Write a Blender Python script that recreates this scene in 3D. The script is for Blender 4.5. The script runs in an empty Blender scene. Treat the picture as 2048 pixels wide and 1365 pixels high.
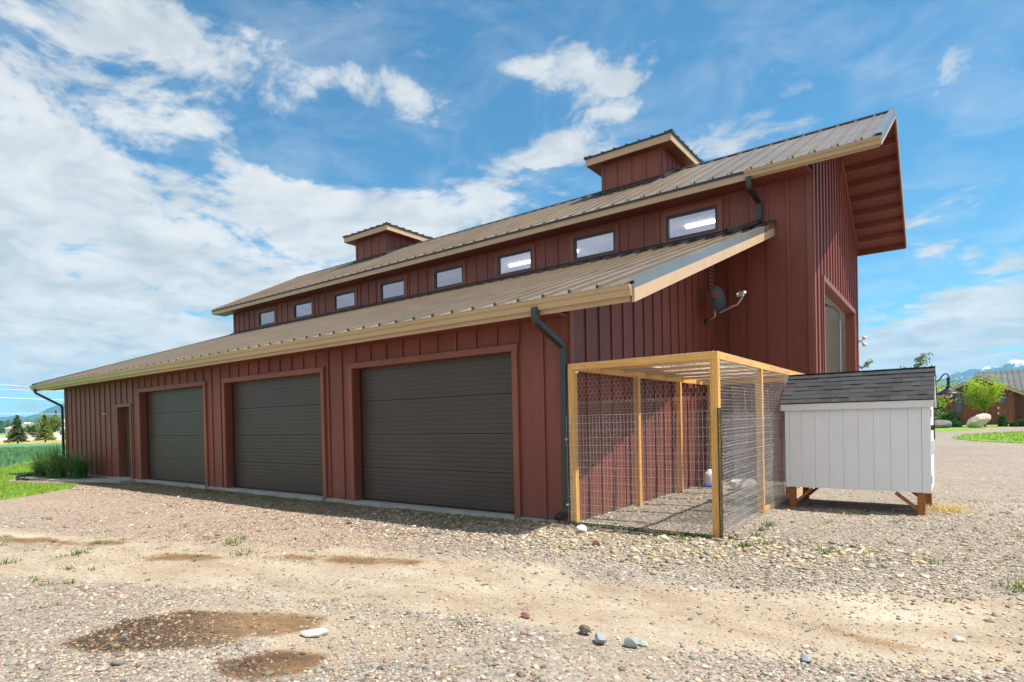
import bpy, math, random
import numpy as np
from mathutils import Vector, Matrix
random.seed(7)
rng = np.random.default_rng(11)
S = bpy.context.scene
COL = S.collection
R = math.radians

# ------------------------------------------------------------------ camera
cam_d = bpy.data.cameras.new('camera')
cam = bpy.data.objects.new('camera', cam_d)
COL.objects.link(cam)
S.camera = cam
CAM = Vector((4.1171, -7.2583, 1.4245))
yaw, pit, rol = .6642, -.0114, -.0225
fw = Vector((-math.sin(yaw)*math.cos(pit), math.cos(yaw)*math.cos(pit), math.sin(pit)))
rt = fw.cross(Vector((0, 0, 1))).normalized()
up = rt.cross(fw)
r2 = math.cos(rol)*rt + math.sin(rol)*up
u2 = -math.sin(rol)*rt + math.cos(rol)*up
cam.matrix_world = Matrix((( r2.x, u2.x, -fw.x, CAM.x), (r2.y, u2.y, -fw.y, CAM.y), (r2.z, u2.z, -fw.z, CAM.z), (0, 0, 0, 1)))
cam_d.sensor_fit = 'HORIZONTAL'
cam_d.sensor_width = 36
cam_d.lens = 1185.56/2048*36
cam_d.shift_x = (1024-963.52)/2048
cam_d.shift_y = (857.17-682.5)/2048
cam_d.clip_start = .05
cam_d.clip_end = 60000

# ------------------------------------------------------------------ exposure, sun, sky
S.view_settings.view_transform = 'Standard'
S.view_settings.look = 'None'
S.view_settings.gamma = 1
S.view_settings.exposure = 0.62
S.cycles.use_denoising = True
S.cycles.max_bounces = 7
S.cycles.transparent_max_bounces = 24
S.cycles.volume_bounces = 1
S.cycles.caustics_reflective = False
S.cycles.caustics_refractive = False
S.cycles.sample_clamp_indirect = 6

SUN = Vector((1, .3, 2.1)).normalized()
sd = bpy.data.lights.new('sun', 'SUN')
sd.energy = 5.0
sd.angle = R(.6)
sd.color = (1, .93, .82)
sun = bpy.data.objects.new('sun', sd)
COL.objects.link(sun)
sun.rotation_euler = SUN.to_track_quat('Z', 'Y').to_euler()
sun.location = (20, 0, 30)

w = bpy.data.worlds.new('World')
S.world = w
w.use_nodes = True
nt = w.node_tree
nt.nodes.clear()
def WN(t, **k):
    n = nt.nodes.new(t)
    for a, b in k.items(): setattr(n, a, b)
    return n
def wmath(op, a, b=None, c=None, clamp=False):
    n = WN('ShaderNodeMath', operation=op, use_clamp=clamp)
    for i, v in enumerate((a, b, c)):
        if v is None: continue
        if isinstance(v, (int, float)): n.inputs[i].default_value = v
        else: nt.links.new(v, n.inputs[i])
    return n.outputs[0]
sky = WN('ShaderNodeTexSky', sky_type='NISHITA')
sky.sun_disc = False
sky.sun_elevation = math.asin(SUN.z)
sky.sun_rotation = math.atan2(SUN.x, SUN.y)
sky.altitude = 900
sky.air_density = 1.0
sky.dust_density = .3
sky.ozone_density = 2.0
tc = WN('ShaderNodeTexCoord')
sep = WN('ShaderNodeSeparateXYZ')
nt.links.new(tc.outputs['Generated'], sep.inputs[0])
X, Y, Z = sep.outputs
az = wmath('MULTIPLY', wmath('ARCTAN2', X, Y), 57.2958)
el = wmath('MULTIPLY', wmath('ARCSINE', Z), 57.2958)
cmb = WN('ShaderNodeCombineXYZ')
nt.links.new(az, cmb.inputs[0]); nt.links.new(el, cmb.inputs[1])
# cloud plane coordinates (clouds flatten towards the horizon)
zz = wmath('ADD', wmath('MAXIMUM', Z, 0.0), .16)
cpl = WN('ShaderNodeCombineXYZ')
nt.links.new(wmath('DIVIDE', X, zz), cpl.inputs[0]); nt.links.new(wmath('DIVIDE', Y, zz), cpl.inputs[1])
def wnoise(vec, scale, detail, rough, dist=0.0, lac=2.0):
    n = WN('ShaderNodeTexNoise')
    n.noise_dimensions = '3D'
    n.inputs['Scale'].default_value = scale
    n.inputs['Detail'].default_value = detail
    n.inputs['Roughness'].default_value = rough
    n.inputs['Lacunarity'].default_value = lac
    n.inputs['Distortion'].default_value = dist
    nt.links.new(vec, n.inputs['Vector'])
    return n.outputs['Fac']
n1 = wnoise(cpl.outputs[0], 2.9, 13, .64, .45)
n2 = wnoise(cpl.outputs[0], .55, 3, .5)
n3 = wnoise(cpl.outputs[0], 4.5, 6, .6, .5)
# warp the blob coordinates a little so that their outlines are not ellipses
wv = WN('ShaderNodeTexNoise'); wv.inputs['Scale'].default_value = 3.2; wv.inputs['Detail'].default_value = 4
nt.links.new(cpl.outputs[0], wv.inputs['Vector'])
wsc = WN('ShaderNodeVectorMath', operation='MULTIPLY_ADD')
nt.links.new(wv.outputs['Color'], wsc.inputs[0]); wsc.inputs[1].default_value = (9, 5, 0)
sh = WN('ShaderNodeVectorMath', operation='ADD')
nt.links.new(cmb.outputs[0], wsc.inputs[2])
nt.links.new(wsc.outputs[0], sh.inputs[0]); sh.inputs[1].default_value = (-4.5, -2.5, 0)
blobs = [(-142, 22, 44, 20, 0, .55),   # azimuth, elevation, half-width, half-height (degrees), tilt, weight
    (-71, 28.5, 15, 5.5, -6, .33), (-60, 30, 13, 3.6, -8, .26), (-45, 28.3, 9, 2.3, -12, .36),
    (-42.5, 31.8, 5, 1.8, 0, .24), (-29.5, 29.4, 9, 3.0, 0, .24), (-34, 31, 4, 1.4, 0, .2), (-24, 29.2, 4, 1.2, 0, .2), (-28.5, 25.0, 7, 2.2, 4, .34), (-19, 22.5, 6, 1.8, 0, .30),
    (-23, 27, 5, 1.1, 8, .20), (-14, 24.0, 7, 2.2, 4, .40), (-8, 23.4, 3, 1.1, 0, .2), (-32, 24.5, 4, 1.4, 0, .3), (-66, 14, 26, 10, -6, .46), (-70, 5, 22, 5, 0, .34), (-56, 22, 9, 3, 0, .2),
    (-75, 20, 13, 7, 0, .30), (-47, 18.5, 16, 4, -3, .36), (-38, 20.5, 14, 3.6, 10, .36), (-73, 8, 14, 5, 0, .34),
    (-54, 33.8, 5, .8, 0, .14), (-1, 23, 2.2, 1.0, 30, .12), (1.1, 24.9, 2, .8, 20, .12),
    (2.2, 22.1, 2, .8, 30, .1), (-.5, 14.8, 4.5, 1.2, 0, .22), (-3, 11.6, 4, 1.1, 6, .26),
    (2, 7.0, 14, 3.4, 8, .46), (0, 3, 16, 3, 0, .34), (-5, 4, 12, 3.5, 0, .22), (12, 8, 10, 4, 6, .25),
    (-36, 24, 5, 1.8, 10, .2), (-62, 23, 5, 1.6, 5, -.10), (-48, 32.5, 5, 1.6, 0, -.2), (-50, 24.5, 9, 2.0, 0, -.12), (-67, 22.6, 5, 1.4, 0, -.12)]
bias = None
for (a, e, ra, re, t, wt) in blobs:
    mp = WN('ShaderNodeMapping', vector_type='TEXTURE')
    mp.inputs['Location'].default_value = (a, e, 0)
    mp.inputs['Rotation'].default_value = (0, 0, R(t))
    mp.inputs['Scale'].default_value = (ra, re, 1)
    nt.links.new(sh.outputs[0], mp.inputs['Vector'])
    g = WN('ShaderNodeTexGradient', gradient_type='SPHERICAL')
    nt.links.new(mp.outputs[0], g.inputs[0])
    v = wmath('MULTIPLY', wmath('POWER', g.outputs['Fac'], .7), wt)
    bias = v if bias is None else wmath('ADD', bias, v)
# outside the part of the sky the photograph shows the same broken cloud goes on
inv = wmath('COSINE', wmath('MULTIPLY', wmath('ADD', az, 36), .0174533))
outside = wmath('MULTIPLY', wmath('SUBTRACT', .72, inv, clamp=True), .34)
outside2 = wmath('MULTIPLY', wmath('MULTIPLY', wmath('SUBTRACT', el, 40), .02, clamp=True), .22)
n1 = wmath('ADD', wmath('MULTIPLY', wmath('SUBTRACT', n1, .5), 1.45), .5)
n4 = wnoise(cpl.outputs[0], 11, 9, .62, .3)
n1 = wmath('ADD', n1, wmath('MULTIPLY', wmath('SUBTRACT', n4, .5), .42))
cov = wmath('ADD', wmath('ADD', n1, bias), wmath('ADD', outside, outside2))
cov = wmath('ADD', cov, wmath('MULTIPLY', wmath('SUBTRACT', n2, .5), .25))
mr = WN('ShaderNodeMapRange'); mr.interpolation_type = 'SMOOTHSTEP'
mr.inputs['From Min'].default_value = .60
mr.inputs['From Max'].default_value = .88
nt.links.new(cov, mr.inputs['Value'])
mask = mr.outputs[0]
# cirrus veil, thin
veil = wmath('MULTIPLY', wmath('SUBTRACT', n3, .43, clamp=True), .95)
mask2 = wmath('MAXIMUM', mask, veil)
# clouds: white, with blue-grey bodies where they are thick
mr2 = WN('ShaderNodeMapRange'); mr2.interpolation_type = 'SMOOTHSTEP'
mr2.inputs['From Min'].default_value = .34; mr2.inputs['From Max'].default_value = .66
nt.links.new(wmath('ADD', wmath('MULTIPLY', n3, .65), wmath('MULTIPLY', n2, .35)), mr2.inputs['Value'])
cc = WN('ShaderNodeMix', data_type='RGBA')
cc.inputs['A'].default_value = (.58, .66, .73, 1)
cc.inputs['B'].default_value = (.98, .99, 1.0, 1)
nt.links.new(mr2.outputs[0], cc.inputs['Factor'])
# Nishita blue, brought to radiance here so it can be mixed with the clouds
SKY_K = .105
tint = WN('ShaderNodeMix', data_type='RGBA', blend_type='MULTIPLY'); tint.inputs['Factor'].default_value = 1
nt.links.new(sky.outputs[0], tint.inputs['A'])
tint.inputs['B'].default_value = (SKY_K*.72, SKY_K*1.62, SKY_K*1.80, 1)
mixs = WN('ShaderNodeMix', data_type='RGBA')
nt.links.new(mask2, mixs.inputs['Factor'])
nt.links.new(tint.outputs['Result'], mixs.inputs['A'])
nt.links.new(cc.outputs['Result'], mixs.inputs['B'])
bg = WN('ShaderNodeBackground'); bg.inputs['Strength'].default_value = .58
nt.links.new(mixs.outputs['Result'], bg.inputs['Color'])
wo = WN('ShaderNodeOutputWorld')
nt.links.new(bg.outputs[0], wo.inputs['Surface'])

# ------------------------------------------------------------------ materials
MATS = {}
class NM:
    def __init__(s, name):
        s.m = bpy.data.materials.new(name); s.m.use_nodes = True
        s.t = s.m.node_tree; s.b = s.t.nodes['Principled BSDF']; MATS[name] = s.m
        s.out = s.t.nodes['Material Output']
    def n(s, t, **k):
        x = s.t.nodes.new(t)
        for a, b in k.items(): setattr(x, a, b)
        return x
    def l(s, a, b): s.t.links.new(a, b)
    def pos(s, scale=(1, 1, 1)):
        g = s.n('ShaderNodeNewGeometry'); m = s.n('ShaderNodeVectorMath', operation='MULTIPLY')
        s.l(g.outputs['Position'], m.inputs[0]); m.inputs[1].default_value = scale
        return m.outputs[0]
    def noise(s, vec, scale, detail=4, rough=.55, dist=0):
        x = s.n('ShaderNodeTexNoise'); x.inputs['Scale'].default_value = scale
        x.inputs['Detail'].default_value = detail; x.inputs['Roughness'].default_value = rough
        x.inputs['Distortion'].default_value = dist
        if vec is not None: s.l(vec, x.inputs['Vector'])
        return x.outputs['Fac']
    def ramp(s, fac, stops):
        r = s.n('ShaderNodeValToRGB'); e = r.color_ramp.elements
        while len(e) < len(stops): e.new(.5)
        for i, (p, c) in enumerate(stops):
            e[i].position = p; e[i].color = (*c, 1) if len(c) == 3 else c
        s.l(fac, r.inputs[0]); return r.outputs[0]
    def mix(s, f, a, b, mode='MIX'):
        x = s.n('ShaderNodeMix', data_type='RGBA', blend_type=mode)
        for k, v in (('Factor', f), ('A', a), ('B', b)):
            if isinstance(v, (int, float)): x.inputs[k].default_value = v
            elif isinstance(v, tuple): x.inputs[k].default_value = (*v, 1)
            else: s.l(v, x.inputs[k])
        return x.outputs['Result']
    def math(s, op, a, b=None, clamp=False):
        x = s.n('ShaderNodeMath', operation=op, use_clamp=clamp)
        for i, v in enumerate((a, b)):
            if v is None: continue
            if isinstance(v, (int, float)): x.inputs[i].default_value = v
            else: s.l(v, x.inputs[i])
        return x.outputs[0]
    def bump(s, h, strength=.3, dist=.01):
        x = s.n('ShaderNodeBump'); x.inputs['Strength'].default_value = strength
        x.inputs['Distance'].default_value = dist
        s.l(h, x.inputs['Height']); s.l(x.outputs[0], s.b.inputs['Normal'])
    def col(s, c):
        if isinstance(c, tuple): s.b.inputs['Base Color'].default_value = (*c, 1)
        else: s.l(c, s.b.inputs['Base Color'])
    def set(s, **k):
        for a, v in k.items():
            i = s.b.inputs[a.replace('_', ' ')]
            if isinstance(v, (int, float)): i.default_value = v
            elif isinstance(v, tuple): i.default_value = v
            else: s.l(v, i)

def varied(name, c, var=.12, scale=3, rough=.6, metallic=0, bump=0, bscale=60, stretch=(1, 1, 1), spec=.5):
    m = NM(name)
    v = m.pos(stretch)
    f = m.noise(v, scale, 6, .6)
    lo = tuple(x*(1-var) for x in c); hi = tuple(min(1, x*(1+var)) for x in c)
    m.col(m.ramp(f, [(.3, lo), (.7, hi)]))
    m.set(Roughness=rough, Metallic=metallic)
    m.b.inputs['Specular IOR Level'].default_value = spec
    if bump: m.bump(m.noise(v, bscale, 4, .6), bump, .004)
    return m.m

# painted engineered-wood siding: vertical embossed grain, slight fading
def siding(name, c, dusty=True):
    m = NM(name)
    g = m.noise(m.pos((42, 42, 1.6)), 1.0, 6, .62, .6)
    big = m.noise(m.pos((1, 1, .45)), .9, 4, .55)
    bl = m.noise(m.pos((6, 6, 1.2)), 1.0, 5, .6)
    c0 = tuple(x*.84 for x in c); c1 = tuple(x*1.14 for x in c)
    base = m.ramp(g, [(.3, c0), (.7, c1)])
    f = m.ramp(big, [(.3, (.80, .79, .79)), (.75, (1.14, 1.13, 1.12))])
    base = m.mix(1.0, base, f, 'MULTIPLY')
    # chalky, slightly pinker streaks
    base = m.mix(m.ramp(bl, [(.52, (0, 0, 0)), (.82, (.30, .30, .30))]), base, tuple(min(1, x*1.15+.035) for x in c))
    if dusty:   # splash dust on the bottom of the boards
        gz = m.n('ShaderNodeSeparateXYZ'); gp = m.n('ShaderNodeNewGeometry'); m.l(gp.outputs['Position'], gz.inputs[0])
        mr = m.n('ShaderNodeMapRange'); mr.inputs['From Min'].default_value = .4; mr.inputs['From Max'].default_value = -.05
        mr.inputs['To Max'].default_value = .22
        m.l(gz.outputs[2], mr.inputs['Value'])
        base = m.mix(m.math('MULTIPLY', mr.outputs[0], m.noise(m.pos((3, 3, 3)), 1.5, 5)), base, (.36, .27, .2))
    oi_ = m.n('ShaderNodeObjectInfo')
    base = m.mix(1.0, base, m.ramp(oi_.outputs['Random'], [(0, (.86, .86, .86)), (1, (1.12, 1.12, 1.12))]), 'MULTIPLY')
    m.col(base)
    m.set(Roughness=m.math('ADD', m.math('MULTIPLY', g, .2), .38))
    m.b.inputs['Specular IOR Level'].default_value = .42
    m.bump(g, .35, .004)
    return m.m
RED = siding('red_siding', (.240, .067, .043))
TRIM = siding('red_trim', (.275, .085, .05))
REDC = siding('red_lookout', (.22, .055, .033), False)
HOUSE = siding('house_siding', (.22, .058, .040), False)

def metal(name, c, rough=.38, met=.35, streak=.12):
    m = NM(name)
    f = m.noise(m.pos((.6, .6, .6)), 2.0, 5, .6)
    st = m.noise(m.pos((9, .4, .4)), 1.0, 4, .6)
    a = m.ramp(f, [(.3, tuple(x*(1-streak) for x in c)), (.7, tuple(x*(1+streak) for x in c))])
    m.col(m.mix(m.ramp(st, [(.45, (0, 0, 0)), (.8, (.16, .16, .16))]), a, tuple(x*.7+.08 for x in c)))
    m.set(Roughness=m.math('ADD', m.math('MULTIPLY', f, .18), rough-.09), Metallic=met)
    m.bump(m.noise(m.pos((1.4, .5, 1)), 2.0, 2, .5), .12, .02)
    return m.m
ROOF = metal('bronze_roof_metal', (.30, .235, .17), .33, .55)
FLASH = metal('dark_flashing', (.045, .048, .050), .42, .3)
RAKE = metal('light_rake_metal', (.30, .28, .25), .33, .6)
GUT = metal('tan_gutter_metal', (.52, .38, .21), .42, .05, .06)
FASC = varied('tan_fascia', (.56, .39, .25), .06, 4, .55, 0, .08, 40)
DOWN = metal('bronze_downspout', (.050, .048, .043), .34, .25)
DOOR = NM('brown_garage_steel')
_g = DOOR.noise(DOOR.pos((30, 30, 30)), 3.0, 4, .6)
_d = DOOR.noise(DOOR.pos((.7, .7, .9)), 1.2, 5, .6)
DOOR.col(DOOR.ramp(_d, [(.3, (.058, .040, .030)), (.75, (.082, .061, .047))]))
DOOR.set(Roughness=DOOR.math('ADD', DOOR.math('MULTIPLY', _d, .16), .34))
DOOR.bump(_g, .16, .003)
DOOR = DOOR.m
SEAL = varied('black_rubber', (.012, .012, .012), .1, 4, .7)
CONC = varied('concrete', (.40, .39, .36), .22, 2.2, .85, 0, .35, 30)
WHITEP = varied('white_paint', (.76, .77, .77), .03, 2, .5, 0, .05, 50)
IWALL = varied('interior_white', (.72, .71, .66), .04, .8, .7)
IFLOOR = varied('interior_floor', (.38, .37, .35), .1, .8, .5)
FRAME = varied('dark_window_frame', (.040, .040, .040), .08, 3, .42)
GALV = metal('galvanised_track', (.45, .48, .50), .3, .85)
BLACKI = varied('black_iron', (.018, .02, .022), .15, 5, .42)
GREY = varied('grey_plastic', (.46, .44, .42), .1, 5, .5)

# glass that shows the lit room behind and mirrors part of the sky
def glass(name, tint, refl):
    m = NM(name); m.t.nodes.remove(m.b)
    tr = m.n('ShaderNodeBsdfTransparent'); tr.inputs[0].default_value = (*tint, 1)
    gl = m.n('ShaderNodeBsdfGlossy'); gl.inputs['Roughness'].default_value = .012
    gl.inputs['Color'].default_value = (.93, .90, 1, 1)
    wv_ = m.n('ShaderNodeBump'); wv_.inputs['Strength'].default_value = .03; wv_.inputs['Distance'].default_value = .02
    m.l(m.noise(m.pos((1, 1, 1)), 2.5, 1), wv_.inputs['Height']); m.l(wv_.outputs[0], gl.inputs['Normal'])
    fr = m.n('ShaderNodeFresnel'); fr.inputs[0].default_value = 1.5
    mx = m.n('ShaderNodeMixShader')
    m.l(m.math('ADD', fr.outputs[0], refl, True), mx.inputs[0]); m.l(tr.outputs[0], mx.inputs[1]); m.l(gl.outputs[0], mx.inputs[2])
    m.l(mx.outputs[0], m.out.inputs[0])
    return m.m
GLASS = glass('window_glass', (.86, .85, .90), .36)
BULB = glass('clear_bulb_glass', (.96, .95, .9), .10)
DARKGL = glass('blue_window_glass', (.05, .08, .11), .08)
m = NM('tube_light'); m.b.inputs['Emission Color'].default_value = (1, .97, .93, 1); m.b.inputs['Emission Strength'].default_value = 8
TUBE = m.m

# pine: orange-stained lumber
def lumber(name, c, stretch):
    m = NM(name)
    g = m.noise(m.pos(stretch), 1.0, 6, .65, 1.2)
    k = m.noise(m.pos((1, 1, 1)), 9, 2, .5)
    b = m.ramp(g, [(.28, tuple(x*.66 for x in c)), (.5, c), (.75, tuple(min(1, x*1.22) for x in c))])
    b = m.mix(m.ramp(k, [(.70, (0, 0, 0)), (.76, (.75, .75, .75))]), b, tuple(x*.35 for x in c))
    m.col(b); m.set(Roughness=.6); m.bump(g, .25, .003)
    return m.m
WOODZ = lumber('pine_upright', (.82, .43, .11), (38, 38, 2.2))
WOODX = lumber('pine_rail', (.84, .45, .12), (2.2, 38, 38))
WOODY = lumber('pine_side_rail', (.84, .45, .12), (38, 2.2, 38))
LEG = lumber('red_cedar_leg', (.36, .12, .03), (30, 30, 3))
WIRE = NM('galvanised_wire'); WIRE.col((.66, .67, .68)); WIRE.set(Roughness=.4, Metallic=.45); WIRE = WIRE.m
GWIRE = NM('green_coated_wire'); GWIRE.col((.015, .06, .035)); GWIRE.set(Roughness=.4); GWIRE = GWIRE.m
m = NM('clear_plastic_sheet')
m.t.nodes.remove(m.b)
tr = m.n('ShaderNodeBsdfTransparent'); tr.inputs[0].default_value = (.86, .88, .9, 1)
gl = m.n('ShaderNodeBsdfGlossy'); gl.inputs['Roughness'].default_value = .14
df = m.n('ShaderNodeBsdfTranslucent'); df.inputs[0].default_value = (.7, .72, .75, 1)
m1 = m.n('ShaderNodeMixShader'); m1.inputs[0].default_value = .22; m.l(tr.outputs[0], m1.inputs[1]); m.l(df.outputs[0], m1.inputs[2])
m2 = m.n('ShaderNodeMixShader'); m2.inputs[0].default_value = .16; m.l(m1.outputs[0], m2.inputs[1]); m.l(gl.outputs[0], m2.inputs[2])
m.l(m2.outputs[0], m.out.inputs[0])
PLASTIC = m.m
# asphalt shingles: granules, each tab its own shade
m = NM('asphalt_shingle')
oi = m.n('ShaderNodeObjectInfo')
gr = m.noise(m.pos((1, 1, 1)), 420, 2, .6)
c_ = m.ramp(oi.outputs['Random'], [(0, (.020, .021, .025)), (.5, (.027, .029, .034)), (1, (.037, .040, .046))])
m.col(m.mix(1.0, c_, m.ramp(gr, [(.3, (.55, .55, .55)), (.7, (1.7, 1.7, 1.7))]), 'MULTIPLY'))
m.set(Roughness=.9); m.bump(gr, .5, .003)
SHING = m.m

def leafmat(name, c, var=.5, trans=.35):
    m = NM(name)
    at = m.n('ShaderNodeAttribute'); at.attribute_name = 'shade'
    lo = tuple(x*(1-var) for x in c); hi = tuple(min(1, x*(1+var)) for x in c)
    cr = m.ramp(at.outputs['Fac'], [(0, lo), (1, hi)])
    m.col(cr); m.set(Roughness=.55)
    tl = m.n('ShaderNodeBsdfTranslucent'); m.l(cr, tl.inputs[0])
    mx = m.n('ShaderNodeMixShader'); mx.inputs[0].default_value = trans
    m.l(m.b.outputs[0], mx.inputs[1]); m.l(tl.outputs[0], mx.inputs[2]); m.l(mx.outputs[0], m.out.inputs[0])
    return m.m
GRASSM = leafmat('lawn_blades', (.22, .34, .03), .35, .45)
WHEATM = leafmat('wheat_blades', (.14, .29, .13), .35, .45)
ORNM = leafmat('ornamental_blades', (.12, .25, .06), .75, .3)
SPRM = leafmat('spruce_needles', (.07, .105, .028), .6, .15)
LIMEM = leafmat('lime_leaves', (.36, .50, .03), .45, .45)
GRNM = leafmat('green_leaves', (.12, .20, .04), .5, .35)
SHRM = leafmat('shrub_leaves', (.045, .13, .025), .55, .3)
WEEDM = leafmat('weed_leaves', (.12, .21, .03), .5, .35)
DRYM = leafmat('straw_stems', (.55, .40, .15), .35, .2)
PURPM = leafmat('pansy_petals', (.10, .02, .20), .5, .3)
BARK = varied('bark', (.12, .085, .06), .3, 8, .9, 0, .6, 20)

# pebbles: colour from the vertex attribute
m = NM('pebble_stone')
at = m.n('ShaderNodeAttribute'); at.attribute_name = 'tone'
sp = m.noise(m.pos((1, 1, 1)), 160, 3, .6)
m.col(m.mix(1.0, at.outputs['Color'], m.ramp(sp, [(.3, (.78, .78, .78)), (.7, (1.18, 1.18, 1.18))]), 'MULTIPLY'))
m.set(Roughness=.78); m.bump(sp, .4, .003)
PEB = m.m

# gravel ground: attributes dirt / wet / pebbly / strip (painted eave shade) drive colour
m = NM('gravel_ground')
at = {}
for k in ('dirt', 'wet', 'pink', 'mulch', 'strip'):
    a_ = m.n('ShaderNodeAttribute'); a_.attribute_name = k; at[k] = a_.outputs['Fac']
P1 = m.pos((1, 1, 1))
def voro(scale, rnd=1.0, feat='F1'):
    v = m.n('ShaderNodeTexVoronoi', feature=feat); v.inputs['Scale'].default_value = scale
    v.inputs['Randomness'].default_value = rnd; m.l(P1, v.inputs['Vector']); return v
v1, v2, v3 = voro(26), voro(60), voro(11)
def stonecol(v, mult=1.0):
    s_ = m.n('ShaderNodeSeparateColor'); m.l(v.outputs['Color'], s_.inputs[0])
    return m.ramp(s_.outputs[0], [(0, (.11*mult, .10*mult, .09*mult)), (.16, (.25*mult, .23*mult, .21*mult)), (.32, (.34*mult, .29*mult, .25*mult)), (.46, (.29*mult, .20*mult, .175*mult)),
                                  (.60, (.42*mult, .37*mult, .32*mult)), (.74, (.27*mult, .28*mult, .27*mult)), (.86, (.47*mult, .40*mult, .30*mult)), (1, (.60*mult, .57*mult, .53*mult))])
g1 = m.mix(.5, stonecol(v1, 1.12), stonecol(v2, 1.12))
g1 = m.mix(m.ramp(voro(26).outputs['Distance'], [(.0, (0, 0, 0)), (.62, (0, 0, 0)), (.9, (.5, .5, .5))]), g1, (.12, .10, .08))
pinkc = m.mix(1.0, g1, (1.10, .98, .90), 'MULTIPLY')
g1 = m.mix(at['pink'], g1, pinkc)
fine = m.noise(P1, 34, 8, .72)
med = m.noise(P1, 2.2, 6, .6)
patch = m.noise(m.pos((.8, 1.5, 1)), 1.3, 7, .66, .4)
dirtc = m.ramp(patch, [(.28, (.34, .255, .17)), (.43, (.43, .35, .265)), (.56, (.50, .43, .345)), (.72, (.60, .55, .47))])
dirtc = m.mix(1.0, dirtc, m.ramp(fine, [(.3, (.74, .73, .72)), (.7, (1.24, 1.24, 1.24))]), 'MULTIPLY')
vd = voro(75); vd2 = voro(34)
dirtc = m.mix(m.math('MULTIPLY', m.math('SUBTRACT', 1.0, m.ramp(vd.outputs['Distance'], [(.20, (0, 0, 0)), (.42, (1, 1, 1))]), True), .6), dirtc, stonecol(vd, 1.1))
dirtc = m.mix(m.math('MULTIPLY', m.math('SUBTRACT', 1.0, m.ramp(vd2.outputs['Distance'], [(.12, (0, 0, 0)), (.26, (1, 1, 1))]), True), .8), dirtc, stonecol(vd2, 1.0))
dm = m.math('ADD', at['dirt'], m.math('MULTIPLY', m.math('SUBTRACT', m.noise(P1, 2.6, 9, .68), .5), .95))
dmr = m.n('ShaderNodeMapRange'); dmr.interpolation_type = 'SMOOTHSTEP'
dmr.inputs['From Min'].default_value = .22; dmr.inputs['From Max'].default_value = .78; m.l(dm, dmr.inputs['Value'])
colr = m.mix(dmr.outputs[0], g1, dirtc)
big = m.noise(P1, .35, 5, .6)
colr = m.mix(1.0, colr, m.ramp(big, [(.3, (.90, .89, .88)), (.7, (1.1, 1.09, 1.07))]), 'MULTIPLY')
wm = m.math('ADD', at['wet'], m.math('MULTIPLY', m.math('SUBTRACT', m.noise(P1, 9, 7, .7), .5), .55))
wmr = m.n('ShaderNodeMapRange'); wmr.interpolation_type = 'SMOOTHSTEP'
wmr.inputs['From Min'].default_value = .16; wmr.inputs['From Max'].default_value = 1.0; m.l(wm, wmr.inputs['Value'])
colr = m.mix(m.ramp(wmr.outputs[0], [(0, (0, 0, 0)), (.5, (1, 1, 1))]), colr, m.mix(1.0, colr, (.60, .44, .27), 'MULTIPLY'))
colr = m.mix(m.ramp(wmr.outputs[0], [(.5, (0, 0, 0)), (1, (1, 1, 1))]), colr, m.mix(1.0, colr, (.36, .31, .30), 'MULTIPLY'))
colr = m.mix(at['mulch'], colr, (.12, .075, .04))
m.col(m.mix(1.0, m.mix(at['strip'], colr, m.mix(1.0, colr, (.70, .74, .62), 'MULTIPLY')), (.79, .78, .75), 'MULTIPLY'))  # strip deepens the eave shade in the colour, greened for weedy dark gravel
m.set(Roughness=m.math('SUBTRACT', .92, m.math('MULTIPLY', wmr.outputs[0], .25)))
hh = m.math('ADD', m.math('MULTIPLY', m.math('SUBTRACT', 1.0, v1.outputs['Distance']), m.math('SUBTRACT', 1.15, dmr.outputs[0])), m.math('MULTIPLY', fine, .35))
hh = m.math('ADD', hh, m.math('MULTIPLY', m.math('SUBTRACT', 1.0, v2.outputs['Distance']), .3))
m.bump(hh, .8, .02)
GRAV = m.m

def groundmat(name, c1, c2, s1=.6, s2=14, bump=.5):
    m = NM(name)
    a = m.noise(m.pos((1, 1, 1)), s1, 6, .6); b = m.noise(m.pos((1, 1, 1)), s2, 5, .7)
    m.col(m.mix(1.0, m.ramp(a, [(.3, c1), (.7, c2)]), m.ramp(b, [(.3, (.7, .7, .7)), (.7, (1.25, 1.25, 1.25))]), 'MULTIPLY'))
    m.set(Roughness=.95); m.bump(b, bump, .05); return m.m
LAWN = groundmat('lawn_turf', (.14, .27, .02), (.22, .36, .03))
FIELD = groundmat('green_crop', (.085, .23, .12), (.12, .28, .14), .08, 1.5)
GOLD = groundmat('dry_grass', (.36, .30, .06), (.46, .36, .10), .05, .7)
PASTURE = groundmat('pasture', (.28, .34, .10), (.42, .40, .18), .012, .2)
FARG = groundmat('far_green', (.10, .19, .06), (.2, .28, .10), .006, .05)
DUSTY = groundmat('dusty_yard', (.56, .50, .42), (.66, .60, .52), .08, .8)
# mountains: dark forest with snow on the high rocks
m = NM('mountain_forest')
gz = m.n('ShaderNodeSeparateXYZ'); gp = m.n('ShaderNodeNewGeometry'); m.l(gp.outputs['Position'], gz.inputs[0])
hs = m.n('ShaderNodeMapRange'); hs.inputs['From Min'].default_value = 330; hs.inputs['From Max'].default_value = 470; m.l(gz.outputs[2], hs.inputs['Value'])
nz = m.noise(m.pos((.001, .001, .0022)), 7, 9, .68)
sm = m.math('ADD', hs.outputs[0], m.math('MULTIPLY', m.math('SUBTRACT', nz, .62), 3.4))
smr = m.n('ShaderNodeMapRange'); smr.inputs['From Min'].default_value = .35; smr.inputs['From Max'].default_value = .60; m.l(sm, smr.inputs['Value'])
snowf = m.math('MULTIPLY', smr.outputs[0], m.math('GREATER_THAN', hs.outputs[0], .02))
f_ = m.noise(m.pos((.001, .001, .001)), 4, 9, .65)
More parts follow.
